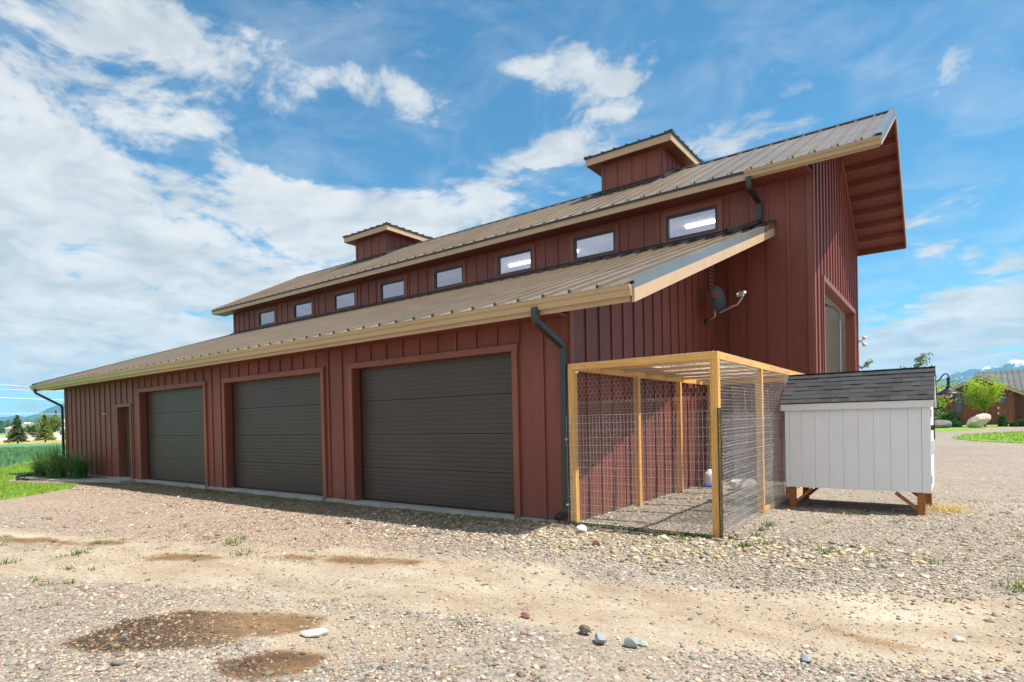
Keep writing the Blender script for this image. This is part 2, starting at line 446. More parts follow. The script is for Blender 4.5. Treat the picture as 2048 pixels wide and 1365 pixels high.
m.col(m.mix(snowf, m.ramp(f_, [(.3, (.012, .055, .10)), (.7, (.03, .10, .15))]), (.85, .88, .92)))
m.set(Roughness=1.0)
m.b.inputs['Specular IOR Level'].default_value = 0
MTN = m.m
ROCKW = varied('pale_rock', (.55, .50, .40), .3, 6, .85, 0, .6, 25)
ROCKG = varied('grey_rock', (.20, .20, .20), .3, 4, .85, 0, .6, 25)

# ------------------------------------------------------------------ helpers
WL = {}     # world location of every parent (all unrotated unless local)
def V(x): return np.array(x, dtype=float)
def tag(o, label=None, cat=None, group=None, kind=None):
    if label: o['label'] = label
    if cat: o['category'] = cat
    if group: o['group'] = group
    if kind: o['kind'] = kind
    return o
def thing(name, label, cat, loc=(0, 0, 0), group=None, rz=0):
    o = bpy.data.objects.new(name, None); COL.objects.link(o)
    o.location = loc; o.rotation_euler = (0, 0, rz); o.empty_display_size = .2
    WL[o] = V((0, 0, 0)) if rz else V(loc)
    return tag(o, label, cat, group)
class MB:
    def __init__(s): s.v = []; s.f = []
    def add(s, vs, fs):
        n = len(s.v); s.v += [tuple(p) for p in vs]; s.f += [tuple(i+n for i in f) for f in fs]; return s
    def box(s, x0, x1, y0, y1, z0, z1):
        return s.add([(x0, y0, z0), (x1, y0, z0), (x1, y1, z0), (x0, y1, z0), (x0, y0, z1), (x1, y0, z1), (x1, y1, z1), (x0, y1, z1)],
                     [(0, 3, 2, 1), (4, 5, 6, 7), (0, 1, 5, 4), (1, 2, 6, 5), (2, 3, 7, 6), (3, 0, 4, 7)])
    def prism(s, poly, off):    # closed polygon (3D points) extruded by off
        n = len(poly); off = V(off)
        a = [V(p) for p in poly]; b = [p+off for p in a]
        fs = [tuple(range(n))[::-1], tuple(range(n, 2*n))] + [(i, (i+1) % n, (i+1) % n+n, i+n) for i in range(n)]
        return s.add(a+b, fs)
    def bar(s, p, q, w_, h, upv=(0, 0, 1)):     # square-section bar between two points
        p, q = V(p), V(q); d = q-p; d /= np.linalg.norm(d); u_ = V(upv)
        if abs(d@u_) > .98: u_ = V((1, 0, 0))
        a = np.cross(d, u_); a /= np.linalg.norm(a); b = np.cross(a, d)
        c = [p+a*sx*w_/2+b*sy*h/2 for sx, sy in ((-1, -1), (1, -1), (1, 1), (-1, 1))]
        return s.add(c+[x+(q-p) for x in c], [(0, 3, 2, 1), (4, 5, 6, 7), (0, 1, 5, 4), (1, 2, 6, 5), (2, 3, 7, 6), (3, 0, 4, 7)])
    def tube(s, pts, rad, n=8, closed=True, sx=1, sy=1, upv=(0, 0, 1), sq=False):
        pts = [V(p) for p in pts]; N = len(pts); base = len(s.v)
        rad = rad if hasattr(rad, '__len__') else [rad]*N
        a = None
        for i, p in enumerate(pts):
            d = (pts[min(i+1, N-1)]-pts[max(i-1, 0)]); d /= (np.linalg.norm(d)+1e-12)
            if a is None:
                u_ = V(upv)
                if abs(d@u_) > .95: u_ = V((1, 0, 0)) if abs(d[0]) < .9 else V((0, 1, 0))
                a = np.cross(d, u_)
            else: a = a-d*(a@d)
            a /= np.linalg.norm(a); b = np.cross(d, a)
            for k in range(n):
                t = 2*math.pi*(k+(.5 if sq else 0))/n
                kk = math.sqrt(2) if sq else 1
                s.v.append(tuple(p+rad[i]*kk*(a*math.cos(t)*sx+b*math.sin(t)*sy)))
        for i in range(N-1):
            for k in range(n):
                k2 = (k+1) % n
                s.f.append((base+i*n+k, base+i*n+k2, base+(i+1)*n+k2, base+(i+1)*n+k))
        if closed:
            s.f.append(tuple(base+k for k in range(n))[::-1]); s.f.append(tuple(base+(N-1)*n+k for k in range(n)))
        return s
    def lathe(s, prof, c, n=24):
        base = len(s.v)
        for (r, z) in prof:
            for k in range(n):
                t = 2*math.pi*k/n; s.v.append((c[0]+r*math.cos(t), c[1]+r*math.sin(t), c[2]+z))
        for i in range(len(prof)-1):
            for k in range(n):
                k2 = (k+1) % n; s.f.append((base+i*n+k, base+i*n+k2, base+(i+1)*n+k2, base+(i+1)*n+k))
        return s
    def build(s, name, mat, parent=None, smooth=False, label=None, kind=None, bevel=0):
        vs = np.array(s.v, dtype=float); lo, hi = vs.min(0), vs.max(0); c = (lo+hi)/2
        if parent is None: c[2] = lo[2]
        me = bpy.data.meshes.new(name); me.from_pydata([tuple(p) for p in vs-c], [], s.f); me.update()
        me.materials.append(mat)
        if smooth: me.polygons.foreach_set('use_smooth', [True]*len(me.polygons))
        o = bpy.data.objects.new(name, me); COL.objects.link(o)
        o.location = c-(WL[parent] if parent is not None else 0)
        if parent is not None: o.parent = parent
        WL[o] = c
        if bevel:
            b = o.modifiers.new('bevel', 'BEVEL'); b.width = bevel; b.segments = 2; b.limit_method = 'ANGLE'
        return tag(o, label, kind=kind)
CACHE = {}
def boxp(name, dims, c, mat, parent, label=None):     # box part, mesh shared between equal boxes
    k = (tuple(round(d, 4) for d in dims), mat.name)
    if k not in CACHE:
        x, y, z = (d/2 for d in dims); b = MB().box(-x, x, -y, y, -z, z)
        me = bpy.data.meshes.new(name); me.from_pydata(b.v, [], b.f); me.materials.append(mat); CACHE[k] = me
    o = bpy.data.objects.new(name, CACHE[k]); COL.objects.link(o)
    o.location = V(c)-WL[parent]; o.parent = parent; WL[o] = V(c)
    return tag(o, label)
def share(name, me, c, parent, label=None, rot=None):
    o = bpy.data.objects.new(name, me); COL.objects.link(o)
    o.location = V(c)-(WL[parent] if parent is not None else 0)
    if rot: o.rotation_euler = rot
    if parent is not None: o.parent = parent
    WL[o] = V(c)
    return tag(o, label)
def fast_mesh(name, verts, tris, mat, parent=None, attrs=None, colors=None, smooth=False, origin=None):
    verts = np.asarray(verts, dtype=np.float32); tris = np.asarray(tris, dtype=np.int32)
    c = V(origin) if origin is not None else np.zeros(3)
    if origin is None and parent is not None: c = (verts.min(0)+verts.max(0)).astype(float)/2
    k = tris.shape[1]
    me = bpy.data.meshes.new(name)
    me.vertices.add(len(verts)); me.loops.add(tris.size); me.polygons.add(len(tris))
    me.vertices.foreach_set('co', (verts-c).astype(np.float32).ravel())
    me.loops.foreach_set('vertex_index', tris.ravel())
    me.polygons.foreach_set('loop_start', np.arange(0, tris.size, k, dtype=np.int32))
    me.polygons.foreach_set('loop_total', np.full(len(tris), k, dtype=np.int32))
    if smooth: me.polygons.foreach_set('use_smooth', np.ones(len(tris), dtype=bool))
    me.update(calc_edges=True)
    for n_, a in (attrs or {}).items():
        me.attributes.new(n_, 'FLOAT', 'POINT').data.foreach_set('value', np.asarray(a, dtype=np.float32))
    for n_, a in (colors or {}).items():
        me.attributes.new(n_, 'FLOAT_COLOR', 'POINT').data.foreach_set('color', np.asarray(a, dtype=np.float32).ravel())
    me.materials.append(mat)
    o = bpy.data.objects.new(name, me); COL.objects.link(o)
    o.location = c-(WL[parent] if parent is not None else 0)
    if parent is not None: o.parent = parent
    WL[o] = c
    return o

# value noise for python-side masks
_tab = rng.random((256, 256))
def vnoise(x, y):
    x = np.asarray(x, float); y = np.asarray(y, float)
    xi = np.floor(x).astype(int); yi = np.floor(y).astype(int); fx = x-xi; fy = y-yi
    fx = fx*fx*(3-2*fx); fy = fy*fy*(3-2*fy)
    g = lambda a, b: _tab[a % 256, b % 256]
    return (g(xi, yi)*(1-fx)+g(xi+1, yi)*fx)*(1-fy)+(g(xi, yi+1)*(1-fx)+g(xi+1, yi+1)*fx)*fy
def fbm(x, y, o=5):
    s_ = 0; a = .5
    for i in range(o): s_ = s_+a*vnoise(x*2**i+17*i, y*2**i+9*i); a *= .5
    return s_/(1-.5**o)
def smst(a, b, x):
    t = np.clip((x-a)/(b-a), 0, 1); return t*t*(3-2*t)
def segdist(x, y, pts):
    d = np.full(np.shape(x), 1e9)
    for (ax, ay), (bx, by) in zip(pts[:-1], pts[1:]):
        l2 = (bx-ax)**2+(by-ay)**2
        t = np.clip(((x-ax)*(bx-ax)+(y-ay)*(by-ay))/l2, 0, 1)
        d = np.minimum(d, np.hypot(x-ax-t*(bx-ax), y-ay-t*(by-ay)))
    return d
def inpoly(x, y, poly):
    r = np.zeros(np.shape(x), bool); n = len(poly)
    for i in range(n):
        x1, y1 = poly[i]; x2, y2 = poly[(i+1) % n]
        if y1 == y2: continue
        r ^= ((y1 > y) != (y2 > y)) & (x < (x2-x1)*(y-y1)/(y2-y1)+x1)
    return r

# ------------------------------------------------------------------ ground
TRACK = [(9, -.9), (4.9, -1.75), (2.6, -2.75), (.9, -3.15), (-1.4, -3.75), (-4, -4.9), (-9, -7.4)]
TRACK2 = [(1.0, -2.35), (-1.3, -2.75), (-3.2, -3.6), (-6, -4.6), (-10, -5.5)]
def m_dirt(x, y):
    d1 = segdist(x, y, TRACK); d2 = segdist(x, y, TRACK2)
    r = np.maximum(1-smst(.35, 1.05, d1), .85*(1-smst(.1, .6, d2)))
    d3 = segdist(x, y, [(-.9, -4.6), (1.3, -4.3)])
    r = np.maximum(r, .62*(1-smst(.1, .7, d3)))
    r = np.maximum(r, .5*(1-smst(.2, 1.0, np.hypot(x-2.5, y+3.9))))
    r = np.maximum(r, .75*(1-smst(.1, .6, segdist(x, y, [(-.35, -4.85), (.3, -4.5), (.8, -4.95)]))))
    return r
def ell(x, y, cx, cy, a, b, ang):
    c, s_ = math.cos(ang), math.sin(ang); dx, dy = x-cx, y-cy
    return np.hypot((dx*c+dy*s_)/a, (-dx*s_+dy*c)/b)
ST1 = [(-.77, -5.84), (-.95, -5.38), (-.84, -4.88), (-.20, -4.50), (.24, -4.30), (.40, -4.56), (.30, -4.84), (.10, -5.0), (.24, -5.06), (-.02, -5.44), (-.40, -5.78)]
ST2 = [(.42, -5.36), (.50, -4.95), (.90, -4.80), (1.04, -5.12), (.88, -5.36), (.6, -5.45)]
def sdist(x, y, poly):
    d = segdist(x, y, poly+[poly[0]]); return np.where(inpoly(x, y, poly), -d, d)
def m_wet(x, y):
    k1 = .62+.50*smst(.15, -.95, x*.6+(y+5.1)*.7)
    r = k1*(1-smst(-.07, .07, sdist(x, y, ST1)))
    r = np.maximum(r, (.85-.25*smst(.6, 1.0, x))*(1-smst(-.08, .08, sdist(x, y, ST2))))
    br = .25+1.1*smst(.38, .62, fbm(x*1.7+8, y*3.1, 4))
    r = np.maximum(r, .50*br*(1-smst(.02, .42, segdist(x, y, [(-3.3, -4.1), (-2.3, -3.35), (-1.5, -3.05), (-.2, -2.55)]))))
    r = np.maximum(r, .50*br*(1-smst(.02, .50, segdist(x, y, [(-6.8, -5.0), (-5.6, -4.5), (-4.6, -3.9)]))))
    r = np.maximum(r, .40*br*(1-smst(.02, .6, segdist(x, y, [(2.6, -2.9), (3.6, -2.5), (4.6, -2.4)]))))
    return r
def m_pink(x, y):
    return np.clip((1-smst(-3.0, .5, x))*smst(-7.5, -2.2, y), 0, 1)
def m_cobble(x, y):
    a = 1-smst(.55, 1.25, segdist(x, y, [(-3, -.75), (.2, -.75), (1.7, -.75), (3.0, 0.1)]))
    return a
def gz_(x, y):
    x = np.asarray(x, float); y = np.asarray(y, float)
    near = np.clip(1-np.hypot(x, y+3)/28, 0, 1)
    h = -.075+.062*smst(-1.6, .6, x)*smst(-3.4, -.6, y)+.0*x
    h = h+.020*smst(.8, 1.2, y)*smst(0, 1, x)
    h = h+near*(.05*(fbm(x*.6, y*.6, 3)-.5)+.016*(fbm(x*4, y*4, 3)-.5))*smst(.0, -.6, y-0*x)
    h = h-.035*m_dirt(x, y)+.015*m_cobble(x, y)
    return h
def axis(lo, hi, flo, fhi, step, grow=1.22):
    a = list(np.arange(flo, fhi+1e-6, step)); s_ = step
    while a[-1] < hi: s_ *= grow; a.append(a[-1]+s_)
    s_ = step
    while a[0] > lo: s_ *= grow; a.insert(0, a[0]-s_)
    return np.array(a)
ax = axis(-15000, 15000, -9, 8, .055); ay = axis(-15000, 15000, -7, 3.5, .055)
gx, gy = np.meshgrid(ax, ay)
gzv = gz_(gx, gy)
far = np.hypot(gx, gy)
gzv = np.where(far > 60, -.075, gzv)
nx, ny = len(ax), len(ay)
ii = np.arange(nx*ny).reshape(ny, nx)
q = np.stack([ii[:-1, :-1], ii[:-1, 1:], ii[1:, 1:], ii[1:, :-1]], -1).reshape(-1, 4)
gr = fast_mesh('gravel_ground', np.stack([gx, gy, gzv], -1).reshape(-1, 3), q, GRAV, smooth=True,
               attrs=dict(dirt=m_dirt(gx, gy).ravel(), strip=((1-smst(1.0, 1.35, -gy))*(gx < 1)*smst(.3, -1.5, gx)*(.6+.8*fbm(gx*1.3, gy*3, 4))).ravel(), wet=m_wet(gx, gy).ravel(), pink=m_pink(gx, gy).ravel(),  # strip: mask of the eave shade painted along the wall
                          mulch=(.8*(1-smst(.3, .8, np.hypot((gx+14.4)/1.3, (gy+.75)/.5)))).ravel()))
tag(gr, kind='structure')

def sheet(name, poly, z, mat, kind='structure', step=None, bump=0):
    n = len(poly); me = bpy.data.meshes.new(name)
    me.from_pydata([(x, y, z) for x, y in poly]+[(x, y, z-.25) for x, y in poly], [], [tuple(range(n))]+[(i, i+n, (i+1) % n+n, (i+1) % n) for i in range(n)])
    me.materials.append(mat); o = bpy.data.objects.new(name, me); COL.objects.link(o)
    return tag(o, kind=kind)
FL = [(-9, -8.0), (-26.5, -.3), (-31.1, 1.7), (-54, 12), (-90, 28)]        # edge of the crop field
LAWN_L = [(-9.5, -8), (-11.0, -6.2), (-12.3, -3.7), (-13.0, -2.6), (-13.9, -1.75), (-14.9, -1.25), (-16.0, -1.62), (-17.4, -2.0), (-18.8, -2.0), (-19.9, -1.3), (-20.6, .6), (-20.8, 14), (-54, 12), (-31.1, 1.7), (-26.5, -.3), (-16, -8)]
sheet('left_lawn', LAWN_L, -.058, LAWN)
sheet('crop_field', [(-16, -8), (-26.5, -.3), (-31.1, 1.7), (-54, 12), (-54, 60), (-62, 60), (-86, 45), (-82, -30), (-30, -40)], -.03, FIELD)
sheet('dry_grass_strip', [(-82, -30), (-86, 45), (-86, 80), (-120, 80), (-116, -50)], -.03, GOLD)
sheet('dusty_yard', [(-116, -20), (-120, 80), (-190, 110), (-186, -30)], -.03, DUSTY)
sheet('pasture', [(-186, -60), (-190, 160), (-420, 260), (-420, -120)], -.03, PASTURE)
sheet('far_farmland', [(-420, -400), (-420, 700), (-7000, 5200), (-7000, -3600)], -.03, FARG)
sheet('drive_lawn', [(4.35, 33.0), (4.55, 30.6), (5.2, 28.4), (6.7, 26.1), (9.5, 23.5), (16, 22), (24, 40), (12, 43.6), (8.0, 43.2), (6.0, 40), (4.9, 36.5)], .03, LAWN)
sheet('house_lawn', [(-15, 40), (2.0, 43), (3.5, 45.3), (5.2, 48.5), (6.5, 53), (6.7, 55.2), (6.0, 57), (8, 59), (26, 58), (26, 110), (-15, 110)], .03, LAWN)
sheet('north_farmland', [(-300, 130), (300, 130), (5200, 7000), (-3000, 7000)], -.03, FARG)
sheet('path', [(-14.25, -.03), (-14.25, -.42), (-15.9, -.95), (-17.0, -1.32), (-17.2, -1.18), (-16.0, -.72), (-15.7, -.03)], -.02, CONC)
sheet('planting_bed', [(-15.9, -.03), (-16.1, -.75), (-17.3, -1.2), (-18.4, -1.55), (-19.6, -1.2), (-20.2, -.2), (-20.2, .6), (-19.76, .6), (-19.76, -.03)], -.028,
      varied('bed_gravel', (.28, .26, .25), .5, 24, .9, 0, .8, 30))
e = MB(); e.tube([(-18.0, -1.56, -.03), (-18.5, -1.70, -.02), (-19.2, -1.55, .0), (-19.8, -1.15, -.0), (-20.3, -.2, -.02)], .035, 6)
tag(e.build('bed_edging', SEAL, smooth=True), 'black edging strip curving around the planting bed with tall grasses', 'garden edging')

# ------------------------------------------------------------------ barn
SX, SW = .012, .17                      # opening jamb depth
Y1, YR, ZR = 6.713, 10.56, 8.81
XL, XE = -19.75, 1.99
barn = thing('barn', 'large red board and batten barn with bronze metal roofs, clerestory windows and three garage doors', 'barn', (-9, 6, 0))
BD = .024   # batten depth
doors = [(-4.583, -.945), (-9.157, -5.527), (-13.768, -10.142)]
DH = 2.46
man = (-15.314, -14.427, 2.087)
# lean-to front wall with openings
wall = MB()
ztop = 2.95
cuts = sorted([(a, b, DH) for a, b in doors]+[man])
x = XL
for (a, b, h) in cuts:
    wall.box(x, a, 0, SW, 0, ztop); wall.box(a, b, 0, SW, h, ztop); x = b
wall.box(x, 0, 0, SW, 0, ztop)
lean = wall.build('lean_to_wall', RED, barn)
# lean-to end wall, following the roof slope
def zl(y): return 3.02+.3375*(y+.64)     # top of lean-to roof
ew = MB(); ew.prism([(0, SW, 0), (0, Y1, 0), (0, Y1, zl(Y1)-.12), (0, SW, zl(SW)-.12)], (-.15, 0, 0))
endw = ew.build('lean_to_end_wall', RED, barn)
ew = MB(); ew.prism([(XL, SW, 0), (XL, Y1, 0), (XL, Y1, zl(Y1)-.12), (XL, SW, zl(SW)-.12)], (.15, 0, 0))
ew.build('lean_to_far_wall', RED, barn)
# battens on the garage wall
top = 2.93
for k in range(49):
    xb = -.425-.4075*k
    if xb < XL+.1: break
    z0 = 0
    skip = False
    for (a, b, h) in cuts:
        if a-.13 < xb < b+.13: z0 = h+.115
        if (a-.155 < xb < a-.1) or (b+.1 < xb < b+.155): pass
    boxp('batten', (.05, BD, top-z0), (xb, -BD/2-.001, (top+z0)/2), RED, lean)
boxp('corner_board', (.10, .03, 2.95), (-.052, -.0165, 1.475), TRIM, lean)
boxp('corner_board', (.10, .03, 2.9), (XL+.05, -.0165, 1.45), TRIM, lean)
for y in np.arange(.512, 6.5, .4255):
    h = zl(y)-.16
    boxp('batten', (BD, .05, round(h, 3)), (BD/2+.001, y, h/2), RED, endw)
boxp('corner_board', (.03, .10, 2.95), (.0165, .052, 1.475), TRIM, endw)
# opening trim and doors
def frame_trim(parent, a, b, h, wd=.10, d=.042):
    boxp('door_trim', (wd, d, h), (a-wd/2, -d/2-.002, h/2), TRIM, parent)
    boxp('door_trim', (wd, d, h), (b+wd/2, -d/2-.002, h/2), TRIM, parent)
    boxp('door_trim', (b-a+2*wd+.03, d+.008, wd), ((a+b)/2, -d/2-.006, h+wd/2+.001), TRIM, parent)
for (a, b) in doors:
    frame_trim(lean, a, b, DH)
# garage door section: one profile extruded in x, fine horizontal ribs
def section_mesh(width, height, ribs=8):
    prof = []
    hz = height/ribs
    prof.append((.0, -height/2+.004))
    for i in range(ribs):
        z = -height/2+i*hz
        if i: prof += [(.0, z-.010), (-.0032, z-.002), (-.0032, z), (0, z+.003)]
    prof.append((0, height/2-.006)); prof.append((.006, height/2-.001))
    back = [(.045, height/2-.001), (.045, -height/2+.004)]
    pts = [(-width/2, y, z) for y, z in prof+back]
    b = MB().prism(pts, (width, 0, 0))
    me = bpy.data.meshes.new('door_section'); me.from_pydata(b.v, [], b.f); me.materials.append(DOOR); return me
for i, (a, b) in enumerate(doors):
    g = MB().box(a, b, SW+.05, SW+.07, .0, DH)
    gd = g.build('garage_door', SEAL, barn)
    sm_ = section_mesh(b-a-.02, DH/4-.001)
    for k in range(4):
        share('door_section', sm_, ((a+b)/2, SW+.002, (k+.5)*DH/4+.006), gd)
    boxp('door_seal', (b-a-.01, .05, .03), ((a+b)/2, SW-.005, .016), SEAL, gd)
    for xs in (a+.012, b-.012): boxp('weather_strip', (.022, .02, DH), (xs, SW-.012, DH/2), SEAL, gd)
    s_ = MB().box(a+.002, b-.002, -.055, SW-.002, -.16, .0)
    s_.build('door_sill', CONC, barn)
# foundation strip under the boards
x = XL+.02
for (a, b) in sorted(doors)+[(-.012, 0)]:
    MB().box(x, a, -.012, SW, -.3, -.002).build('foundation', CONC, barn); x = b
MB().box(-.16, -.013, SW+.002, Y1, -.3, -.002).build('foundation', CONC, barn)
# panelled side door
a, b, h = man
frame_trim(lean, a, b, h, .09)
d_ = MB().box(a+.01, b-.01, SW, SW+.04, .02, h-.01)
md = d_.build('side_door', varied('brown_door_paint', (.075, .055, .045), .1, 3, .4), barn)
DB = MATS['brown_door_paint']
def arch_panel(x0, x1, z0, z1, arch):
    n = 10; pts = [(x0, 0, z0), (x1, 0, z0)]
    for i in range(n+1):
        t = i/n; xx = x1+(x0-x1)*t; pts.append((xx, 0, z1+arch*math.sin(math.pi*t)))
    return pts
for (z0, z1, ar) in ((.98, 1.72, .12), (.84, .9, 0), (.2, .78, 0)):
    p_ = [(x, SW-.012, z) for x, _, z in arch_panel(a+.13, b-.13, z0, z1, ar)]
    MB().prism(p_, (0, .014, 0)).build('door_panel', DB, md, bevel=.005)
hd = MB(); hd.lathe([(.0, .03), (.03, .02), (.035, 0), (.03, -.02), (0, -.03)], (a+.075, SW-.05, 1.0), 10)
hd.tube([(a+.075, SW, 1.0), (a+.075, SW-.05, 1.0)], .012, 6); hd.lathe([(0, .03), (.028, .02), (.028, -.02), (0, -.03)], (a+.075, SW-.02, 1.14), 10)
hd.build('handle', FRAME, md, smooth=True)
MB().box(a-.02, b+.02, -.10, SW, -.12, .012).build('door_step', CONC, barn)
boxp('hose_hook', (.05, .09, .03), (-16.22, -.05, 1.93), WHITEP, lean)

# main volume
def zm(y): return ZR-.5*abs(y-YR)          # top of main roof
YB = 2*YR-Y1+.07
mw = MB()
WT, WB = 6.206, 5.627
wins = [(.105-1.187-2.4986*i, .105-2.4986*i) for i in range(8)]
UND = .14
zt = zm(Y1)-UND
mw2 = []
x = -20.58
for (a, b) in sorted(wins):
    mw.box(x, a, Y1, Y1+.15, 4.6, zt); mw.box(a, b, Y1, Y1+.15, WT, zt); mw.box(a, b, Y1, Y1+.15, 4.6, WB); x = b
mw.box(x, XE, Y1, Y1+.15, 4.6, zt)
mw.box(0.0, XE, Y1, Y1+.15, 0, 4.6)
mw.box(-20.58, 0, Y1, Y1+.15, 0, 4.6)
mainw = mw.build('main_wall', RED, barn)
zfl = zl(Y1)+.06
for k in range(58):
    xb = 1.936-.402*k
    if xb < -20.5: break
    if xb > .05: z0 = 0
    else: z0 = zfl
    segs = [(z0, zt-.01)]
    for (a, b) in wins:
        if a-.13 < xb < b+.13: segs = [(WT+.11, zt-.01)]
    for (p, q_) in segs:
        boxp('batten', (.05, BD, round(q_-p, 3)), (xb, Y1-BD/2-.001, (p+q_)/2), RED, mainw)
boxp('corner_board', (.10, .03, zt), (XE-.052, Y1-.0165, zt/2), TRIM, mainw)
boxp('corner_board', (.09, .03, zt-zfl), (-20.58+.05, Y1-.0165, (zt+zfl)/2), TRIM, mainw)
for i, (a, b) in enumerate(wins):
    fr = MB()
    t = .055
    y0, y1 = Y1-.022, Y1+.06
    fr.box(a, a+t, y0, y1, WB, WT); fr.box(b-t, b, y0, y1, WB, WT); fr.box(a+t, b-t, y0, y1, WB, WB+t); fr.box(a+t, b-t, y0, y1, WT-t, WT)
    wo_ = fr.build('window', FRAME, barn)
    boxp('pane', (b-a-2*t, .008, WT-WB-2*t), ((a+b)/2, Y1+.02, (WT+WB)/2), GLASS, wo_)
    d = .034
    boxp('window_trim', (.10, d, WT-WB+.2), (a-.051, Y1-d/2-.001, (WT+WB)/2), TRIM, wo_)
    boxp('window_trim', (.10, d, WT-WB+.2), (b+.051, Y1-d/2-.001, (WT+WB)/2), TRIM, wo_)
    boxp('window_trim', (b-a, d, .10), ((a+b)/2, Y1-d/2-.001, WT+.051), TRIM, wo_)
    boxp('window_trim', (b-a, d, .10), ((a+b)/2, Y1-d/2-.001, WB-.051), TRIM, wo_)
# gable wall with the tall door opening
GY0, GY1, GZ = 7.86, 13.42, 4.36
gw = MB()
th = .18
def gpoly(y0, y1, z0):
    p = [(XE, y0, z0), (XE, y1, z0), (XE, y1, zm(y1)-UND)]
    if y0 < YR < y1: p.append((XE, YR, ZR-UND))
    p.append((XE, y0, zm(y0)-UND)); return p
gw.prism(gpoly(Y1+.15, GY0, 0), (-th, 0, 0)); gw.prism(gpoly(GY0, GY1, GZ), (-th, 0, 0)); gw.prism(gpoly(GY1, YB, 0), (-th, 0, 0))
gab = gw.build('gable_wall', RED, barn)
gb = MB(); gb.prism([(-20.58, Y1+.15, 0), (-20.58, YB, 0), (-20.58, YB, zm(YB)-UND), (-20.58, YR, ZR-UND), (-20.58, Y1+.15, zm(Y1)-UND)], (.15, 0, 0))
gb.build('far_gable_wall', RED, barn)
gb = MB().box(-20.43, XE-th, YB-.15, YB, 0, zm(YB)-UND); gb.build('rear_wall', RED, barn)
for y in np.arange(Y1+.43, YB-.1, .45):
    z0 = 0; hz = zm(y)-UND-.02
    if GY0-.13 < y < GY1+.13: z0 = GZ+.145
    boxp('batten', (BD+.006, .055, round(hz-z0, 3)), (XE+BD/2+.004, y, (hz+z0)/2), RED, gab)
boxp('corner_board', (.03, .10, zt), (XE+.0165, Y1+.052, zt/2), TRIM, gab)
boxp('corner_board', (.03, .10, zm(YB)-UND), (XE+.0165, YB-.052, (zm(YB)-UND)/2), TRIM, gab)
boxp('door_trim', (.045, .12, GZ), (XE+.0235, GY0-.06, GZ/2), TRIM, gab)
boxp('door_trim', (.045, .12, GZ), (XE+.0235, GY1+.06, GZ/2), TRIM, gab)
boxp('door_trim', (.05, GY1-GY0+.26, .13), (XE+.026, (GY0+GY1)/2, GZ+.066), TRIM, gab)
boxp('door_jamb', (.20, .02, GZ), (XE-.1, GY1-.011, GZ/2), TRIM, gab)
boxp('door_jamb', (.20, .02, GZ), (XE-.1, GY0+.011, GZ/2), TRIM, gab)
# interior
it = MB()
it.box(-20.4, XE-th-.002, Y1+.152, Y1+.17, 0, WB-.02); it.box(-20.4, XE-th-.002, YB-.17, YB-.152, 0, 6.5)
it.box(-20.41, -20.39, Y1+.17, YB-.17, 0, 6.5)
it.box(XE-th-.02, XE-th-.002, Y1+.17, GY0-.03, 0, 6.5); it.box(XE-th-.02, XE-th-.002, GY1+.03, YB-.17, 0, 6.5); it.box(XE-th-.02, XE-th-.002, GY0-.03, GY1+.03, GZ+.05, 6.5)
it.build('interior_lining', IWALL, barn)
it = MB()
it.box(-20.4, XE-th-.03, Y1+.18, YB-.18, 6.50, 6.52)
it.build('interior_ceiling', IWALL, barn)
for y in np.arange(8.6, 14, 1.22): boxp('ceiling_seam', (22.0, .03, .008), (-9.4, y-.6, 6.495), GREY, barn)
MB().box(-20.4, XE-.02, Y1+.16, YB-.16, -.06, .0).build('interior_floor', IFLOOR, barn)
for y in np.arange(YB-.16, YB-.15, 1): pass
for xx in (-.3, .9): boxp('wall_seam', (.015, .012, 6.4), (xx, YB-.176, 3.2), GREY, barn)
for xs in (-.01, -5.75, -11.45, -17.1):
    boxp('ceiling_light', (2.5, .10, .06), (xs, 8.6, 6.46), TUBE, barn)
for xs in (-2.9, -8.6, -14.3):
    boxp('ceiling_light', (2.5, .18, .06), (xs, 12.2, 6.46), TUBE, barn)
# overhead-door track and rolled-up leaf
tk = MB().tube([(1.66, GY1-.06, .02), (1.66, GY1-.06, 4.2), (1.62, GY1-.06, 4.45), (1.5, GY1-.06, 4.62), (1.25, GY1-.06, 4.7), (-2.8, GY1-.06, 4.75)], .036, 6, sx=1.4, sy=.7)
tk.build('door_track', GALV, barn)
tk = MB().tube([(1.66, GY0+.06, .02), (1.66, GY0+.06, 4.2), (1.62, GY0+.06, 4.45), (1.5, GY0+.06, 4.62), (1.25, GY0+.06, 4.7), (-2.8, GY0+.06, 4.75)], .036, 6, sx=1.4, sy=.7)
tk.build('door_track', GALV, barn)
MB().box(-2.6, 1.35, GY0+.1, GY1-.1, 4.66, 4.71).build('raised_door', DOOR, barn)

